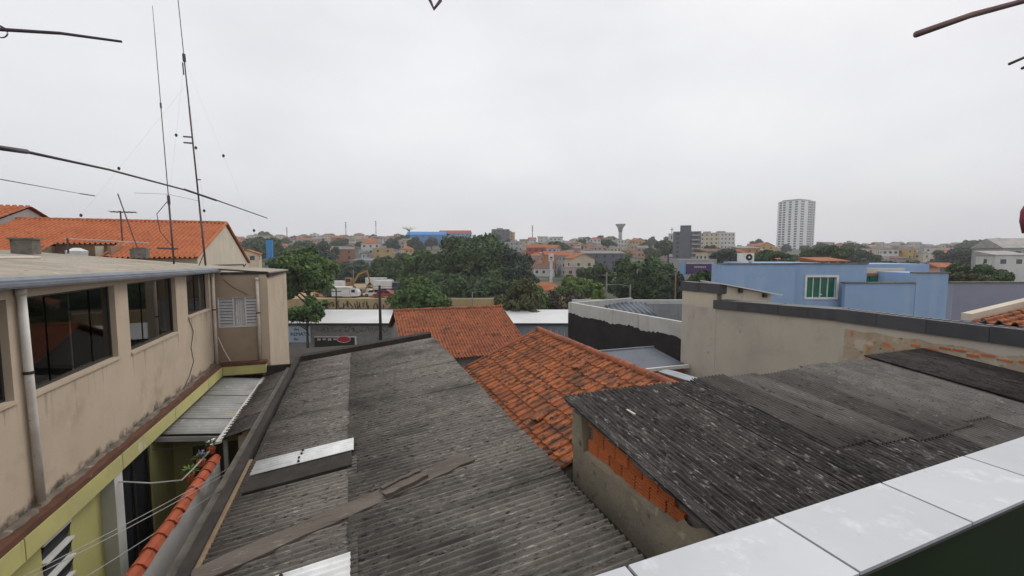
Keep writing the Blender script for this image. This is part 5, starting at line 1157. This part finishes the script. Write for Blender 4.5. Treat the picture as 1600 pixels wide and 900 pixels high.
# landmarks
T = building('tall white residential tower with rows of dark windows and grey stripe', 'tower block', 1240, 620, 36, 30, 72, 'tower_white', 'roof_slab', 'none', R(28), 0, 1, at(1240, 398, 620).z, 'tower_block', None)
NW = MB().box(-1.7, 1.7, -.05, .05, -1.05, 1.05).mesh('window', 'window_dark')
fh = 72 / 22
for fl in range(22):
    for (sx, sy, rz_, n, L_) in ((0, -15, 0, (-14.5, -10.5, 2, 6, 14.2), 1), (18, 0, math.pi / 2, (-11.5, -2, 6.5, 11.8), 1), (-18, 0, math.pi / 2, (-10, -2, 6, 11), 1)):
        for k in n:
            loc = (k, sy - .04, fh * (fl + .5)) if rz_ == 0 else (sx + math.copysign(.04, sx), k, fh * (fl + .5))
            mobj('window', NW, T.o, loc, (0, 0, rz_))
part(T, 'grey_stripe', MB().box(8.2, 11.2, -15.2, -15.02, 0, 72).box(18.02, 18.2, 1.2, 3.8, 0, 72), 'wall_grey')
part(T, 'roof_house', MB().box(-13, 14, -10, 12, 72, 74.5).box(-15, 16, -12.5, 13, 72, 73), 'wall_grey')
T = building('slate grey apartment block with balconies and raised stair tower', 'apartment block', 1072, 250, 14, 13, 14.5, 'wall_dark_grey', 'roof_slab', 'none', R(-22), 3, 6, at(1072, 404, 250).z, 'apartment_block', None, (1.3, 1.2))
part(T, 'stair_tower', MB().box(-3.5, 2, -6.9, 3, 0, 18), 'wall_dark_grey')
for fl in range(6): part(T, 'balcony', MB().box(2.5, 6.6, -7.6, -6.5, fl * 2.4 + .2, fl * 2.4 + 1.0), 'wall_grey')
building('cream apartment block right of the slate grey one', 'apartment block', 1104, 340, 13, 10, 15, 'wall_cream', 'roof_slab', 'flat', R(-10), 4, 5, at(1104, 396, 340).z, 'apartment_block', None)
building('white and grey striped apartment block beside the cream one', 'apartment block', 1126, 345, 15, 10, 15.5, 'wall_white', 'roof_slab', 'flat', R(8), 5, 5, at(1126, 396, 345).z, 'apartment_block', None)
building('long slate grey row of flats below the water tower', 'apartment block', 940, 215, 20, 9, 8.5, 'wall_dark_grey', 'roof_grey', 'shed', R(6), 5, 3, at(940, 424, 215).z, 'apartment_block', None)
building('grey hilltop block right of the central tree', 'apartment block', 782, 400, 15, 9, 12.5, 'wall_dark_grey', 'roof_slab', 'none', R(8), 4, 4, at(782, 381, 400).z, 'apartment_block', None)
building('narrow ochre block beside the grey hilltop block', 'apartment block', 797, 402, 8, 8, 10, 'wall_ochre', 'roof_slab', 'none', R(-6), 2, 4, at(797, 381, 402).z, 'apartment_block', None)
building('blue roofed long hall on the hilltop above the central tree', 'hall', 668, 430, 36, 14, 4.2, 'shed_blue', 'shed_blue', 'gable', R(4), 6, 1, at(668, 374, 430).z, 'hilltop_hall', None)
building('pale blue hall with red roof on the hilltop, right of the blue one', 'hall', 712, 440, 30, 14, 5.6, 'sign_sky', 'wall_red', 'gable', R(-3), 7, 2, at(712, 374, 440).z, 'hilltop_hall', None)
building('villa with steep orange roof standing out above the excavator trees', 'house', 580, 250, 10, 9, 6, 'wall_white', 'roof_orange', 'hip', .3, 3, 2, at(580, 398, 250).z, 'hill_house')
building('grey house with dark gable below the orange roofed villa', 'house', 546, 235, 11, 8, 5, 'wall_grey', 'roof_brown', 'gable_side', .2, 2, 1, at(546, 404, 235).z, 'hill_house')
building('orange painted terrace house behind the white totem', 'house', 868, 205, 11, 8, 7.5, 'wall_orange', 'roof_orange', 'gable', .1, 3, 2, at(868, 424, 205).z, 'hill_house')
building('red and white house above the orange terrace house', 'house', 838, 235, 10, 8, 9, 'wall_red', 'roof_orange', 'gable', -.1, 3, 3, at(838, 414, 235).z, 'hill_house')
building('cream house with orange gable roof right of the white totem', 'house', 905, 175, 9, 8, 5, 'wall_cream', 'roof_orange', 'gable_side', .3, 2, 1, at(905, 424, 175).z, 'hill_house')
building('small pink house below the cream gabled house', 'house', 896, 165, 6, 6, 4, 'wall_pink', 'roof_slab', 'flat', 0, 2, 1, at(896, 434, 165).z, 'hill_house')
building('small house with bright orange hip roof among the street trees', 'house', 852, 92, 7, 6, 2.4, 'wall_cream', 'roof_orange', 'hip', .1, 2, 1, at(852, 470, 92).z, 'hill_house', 'houses among the street trees')
building('cream two storey house with orange roof behind the blue shop sign', 'house', 1120, 160, 12, 8, 4.4, 'wall_cream', 'roof_brown', 'shed', .1, 4, 1, at(1120, 413, 160).z, 'hill_house')
building('orange and green little house beside the cream one above the blue house', 'house', 1143, 165, 6, 7, 4.0, 'wall_orange', 'roof_orange', 'gable', .1, 2, 1, at(1143, 413, 165).z, 'hill_house')
building('grey industrial building with pale roof at the right border', 'industrial building', 1606, 120, 18, 12, 6.4, 'wall_grey', 'roof_slab', 'gable', -.3, 3, 2, at(1590, 425, 120).z, 'industrial_building', None)
building('low pale annex in front of the grey industrial building', 'industrial building', 1562, 112, 6, 7, 3.4, 'wall_white', 'roof_slab', 'shed', -.3, 2, 1, at(1552, 420, 112).z, 'industrial_building', None)
building('brick rooftop room with pale walls behind the blue house window', 'house', 1286, 75, 4.8, 4, 1.25, 'wall_pink', 'roof_orange', 'shed', .1, 3, 1, at(1285, 420, 75).z, 'hill_house', 'houses behind the blue house')
building('small house with salmon roof above the right end of the blue house', 'house', 1464, 90, 4.2, 4, 1.4, 'wall_peach', 'roof_orange', 'gable', .1, 2, 1, at(1470, 428, 90).z, 'hill_house', 'houses behind the blue house')
building('ochre roofed low house left behind the beige house corner', 'house', 390, 120, 5, 8, 2.2, 'wall_cream', 'roof_orange', 'gable_side', .4, 2, 1, at(390, 410, 120).z, 'hill_house', None)
# water tower
p = at(969, 380, 450); T = Th('water_tower', 'funnel shaped concrete water tower rising above the hill', 'water tower', (p.x, 450, p.z - 6), 0)
zt = at(969, 350, 450).z
part(T, 'shaft', MB().tube([(p.x, 450, p.z - 6), (p.x, 450, zt - 8)], [2.0, 1.7], 14), 'wall_grey', smooth=True)
part(T, 'bowl', MB().tube([(p.x, 450, zt - 8), (p.x, 450, zt - 4), (p.x, 450, zt - .8), (p.x, 450, zt)], [1.7, 2.6, 4.9, 5.0], 18), 'wall_grey', smooth=True)
p = at(1049, 392, 300); zt = at(1049, 366, 300).z; T = Th('church_tower', 'white church tower with a cross left of the slate grey block', 'church tower', (p.x, 300, p.z - 4), 0)
part(T, 'shaft', MB().box(p.x - 1.6, p.x + 1.6, 298.4, 301.6, p.z - 4, zt).box(p.x - 1.9, p.x + 1.9, 298.1, 301.9, zt, zt + .5), 'wall_white')
for dx in (-.7, .7): part(T, 'opening', MB().box(p.x + dx - .35, p.x + dx + .35, 298.3, 298.41, zt - 3.4, zt - 1), 'window_dark')
part(T, 'cross', MB().box(p.x - .15, p.x + .15, 299.9, 300.1, zt + .5, zt + 4.6).box(p.x - 1.1, p.x + 1.1, 299.85, 300.15, zt + 2.9, zt + 3.25), 'frame_dark')
p = at(861, 430, 150); zt = at(861, 396, 150).z; T = Th('white_totem', 'white sign totem with a square head on a slim post', 'sign', (p.x, 150, p.z - 3), 0)
part(T, 'post', MB().box(p.x - .45, p.x + .45, 149.7, 150.3, p.z - 3, zt - 2.6), 'car_white'); part(T, 'head', MB().box(p.x - .85, p.x + .85, 149.5, 150.5, zt - 2.6, zt), 'car_white')
part(T, 'mark', MB().box(p.x - .4, p.x + .4, 149.47, 149.5, zt - 1.7, zt - 1.1).box(p.x - .3, p.x + .3, 149.47, 149.5, zt - 2.2, zt - 2.0), 'frame_dark')
p = at(422, 408, 120); zt = at(422, 375, 120).z; T = Th('blue_totem', 'tall plain bright blue totem slab above the broad green tree', 'sign', (p.x, 120, p.z - 4), 0)
part(T, 'slab', MB().box(p.x - .8, p.x + .8, 119.7, 120.3, p.z - 1, zt), 'shed_blue'); part(T, 'foot', MB().box(p.x - .7, p.x + .7, 119.75, 120.25, p.z - 4, p.z - 1), 'sign_sky')
p0, p1 = at(1062, 405, 92), at(1112, 426, 92); T = Th('shop_building', 'shop building with pale blue corner and dark purple sign board', 'shop', (p0.x, 93, -11), 0)
part(T, 'wall', MB().box(p0.x, p1.x + 1, 92, 98, -12, p0.z), 'wall_grey'); part(T, 'blue_corner', MB().box(p0.x + .1, p0.x + 1.2, 91.9, 91.99, p1.z - 1, p0.z - .7), 'sign_sky')
sg = part(T, 'sign_board', MB().box(p0.x + 1.3, p1.x + .2, 91.8, 91.9, p1.z - .2, p0.z - .7), 'sign_purple')
part(T, 'sign_stripe', MB().box(p0.x + 1.3, p1.x + .2, 91.77, 91.8, p0.z - .95, p0.z - .7), 'sign_pale', sg)
for k in range(7): part(T, 'sign_letter', MB().box(p0.x + 3.0 + k * .35, p0.x + 3.2 + k * .35, 91.77, 91.8, p0.z - 1.75, p0.z - 1.45), 'sign_pale', sg)
for (px, pt, D, lab) in ((540, 347, 500, 'thin radio mast on the skyline above the excavator'), (587, 345, 520, 'lattice radio mast on the skyline right of the first one'), (832, 352, 480, 'thin mast on the skyline right of the grey hilltop block'), (448, 355, 520, 'short mast on the skyline above the white hill houses'), (1396, 380, 520, 'pale chimney like mast on the right hill')):
    p = at(px, pt, D); g0 = terr(p.x, D) - 1; T = Th('skyline_mast', lab, 'mast', (p.x, D, g0), 0)
    part(T, 'shaft', MB().tube([(p.x, D, g0), (p.x, D, p.z)], [.55, .3], 6), 'pole_grey')
    for k in range(3): part(T, 'antenna_panel', MB().box(p.x - .9, p.x + .9, D - .2, D + .2, p.z - 1.2 - k * 2.2, p.z - .5 - k * 2.2), 'pole_grey')
p = at(639, 353, 400); g0 = terr(p.x, 400) - 1; T = Th('bare_tree', 'leafless flat topped tree on the skyline left of the blue hall', 'tree', (p.x, 400, g0), 0)
mb = MB().tube([(p.x, 400, g0), (p.x, 400, p.z - 4.5)], [.5, .3], 6)
for k in range(18):
    a_ = rnd.uniform(-1, 1); s_ = Vector((p.x, 400, p.z - 5 + rnd.uniform(0, 1))); e_ = Vector((p.x + a_ * 7, 400 + rnd.uniform(-4, 4), p.z - rnd.uniform(0, 1) - 1.2 * a_ * a_)); mb.tube([s_, s_.lerp(e_, .5) + Vector((0, 0, .5)), e_], [.16, .12, .05], 4)
part(T, 'branches', mb, 'bark')

# ================================================================== air
hz = solo('haze', None, None, MB().box(-1500, 1500, -70, 1400, -45, 130), 'grout', (0, 600, 0), 0, kind='stuff')
hm = bpy.data.materials.new('haze_air'); hm.use_nodes = True; t = hm.node_tree; t.nodes.clear()
ho = t.nodes.new('ShaderNodeOutputMaterial'); hv = t.nodes.new('ShaderNodeVolumePrincipled')
hv.inputs['Color'].default_value = (.98, .985, 1, 1); hv.inputs['Density'].default_value = .00042
t.links.new(hv.outputs[0], ho.inputs['Volume']); hz.data.materials.clear(); hz.data.materials.append(hm)
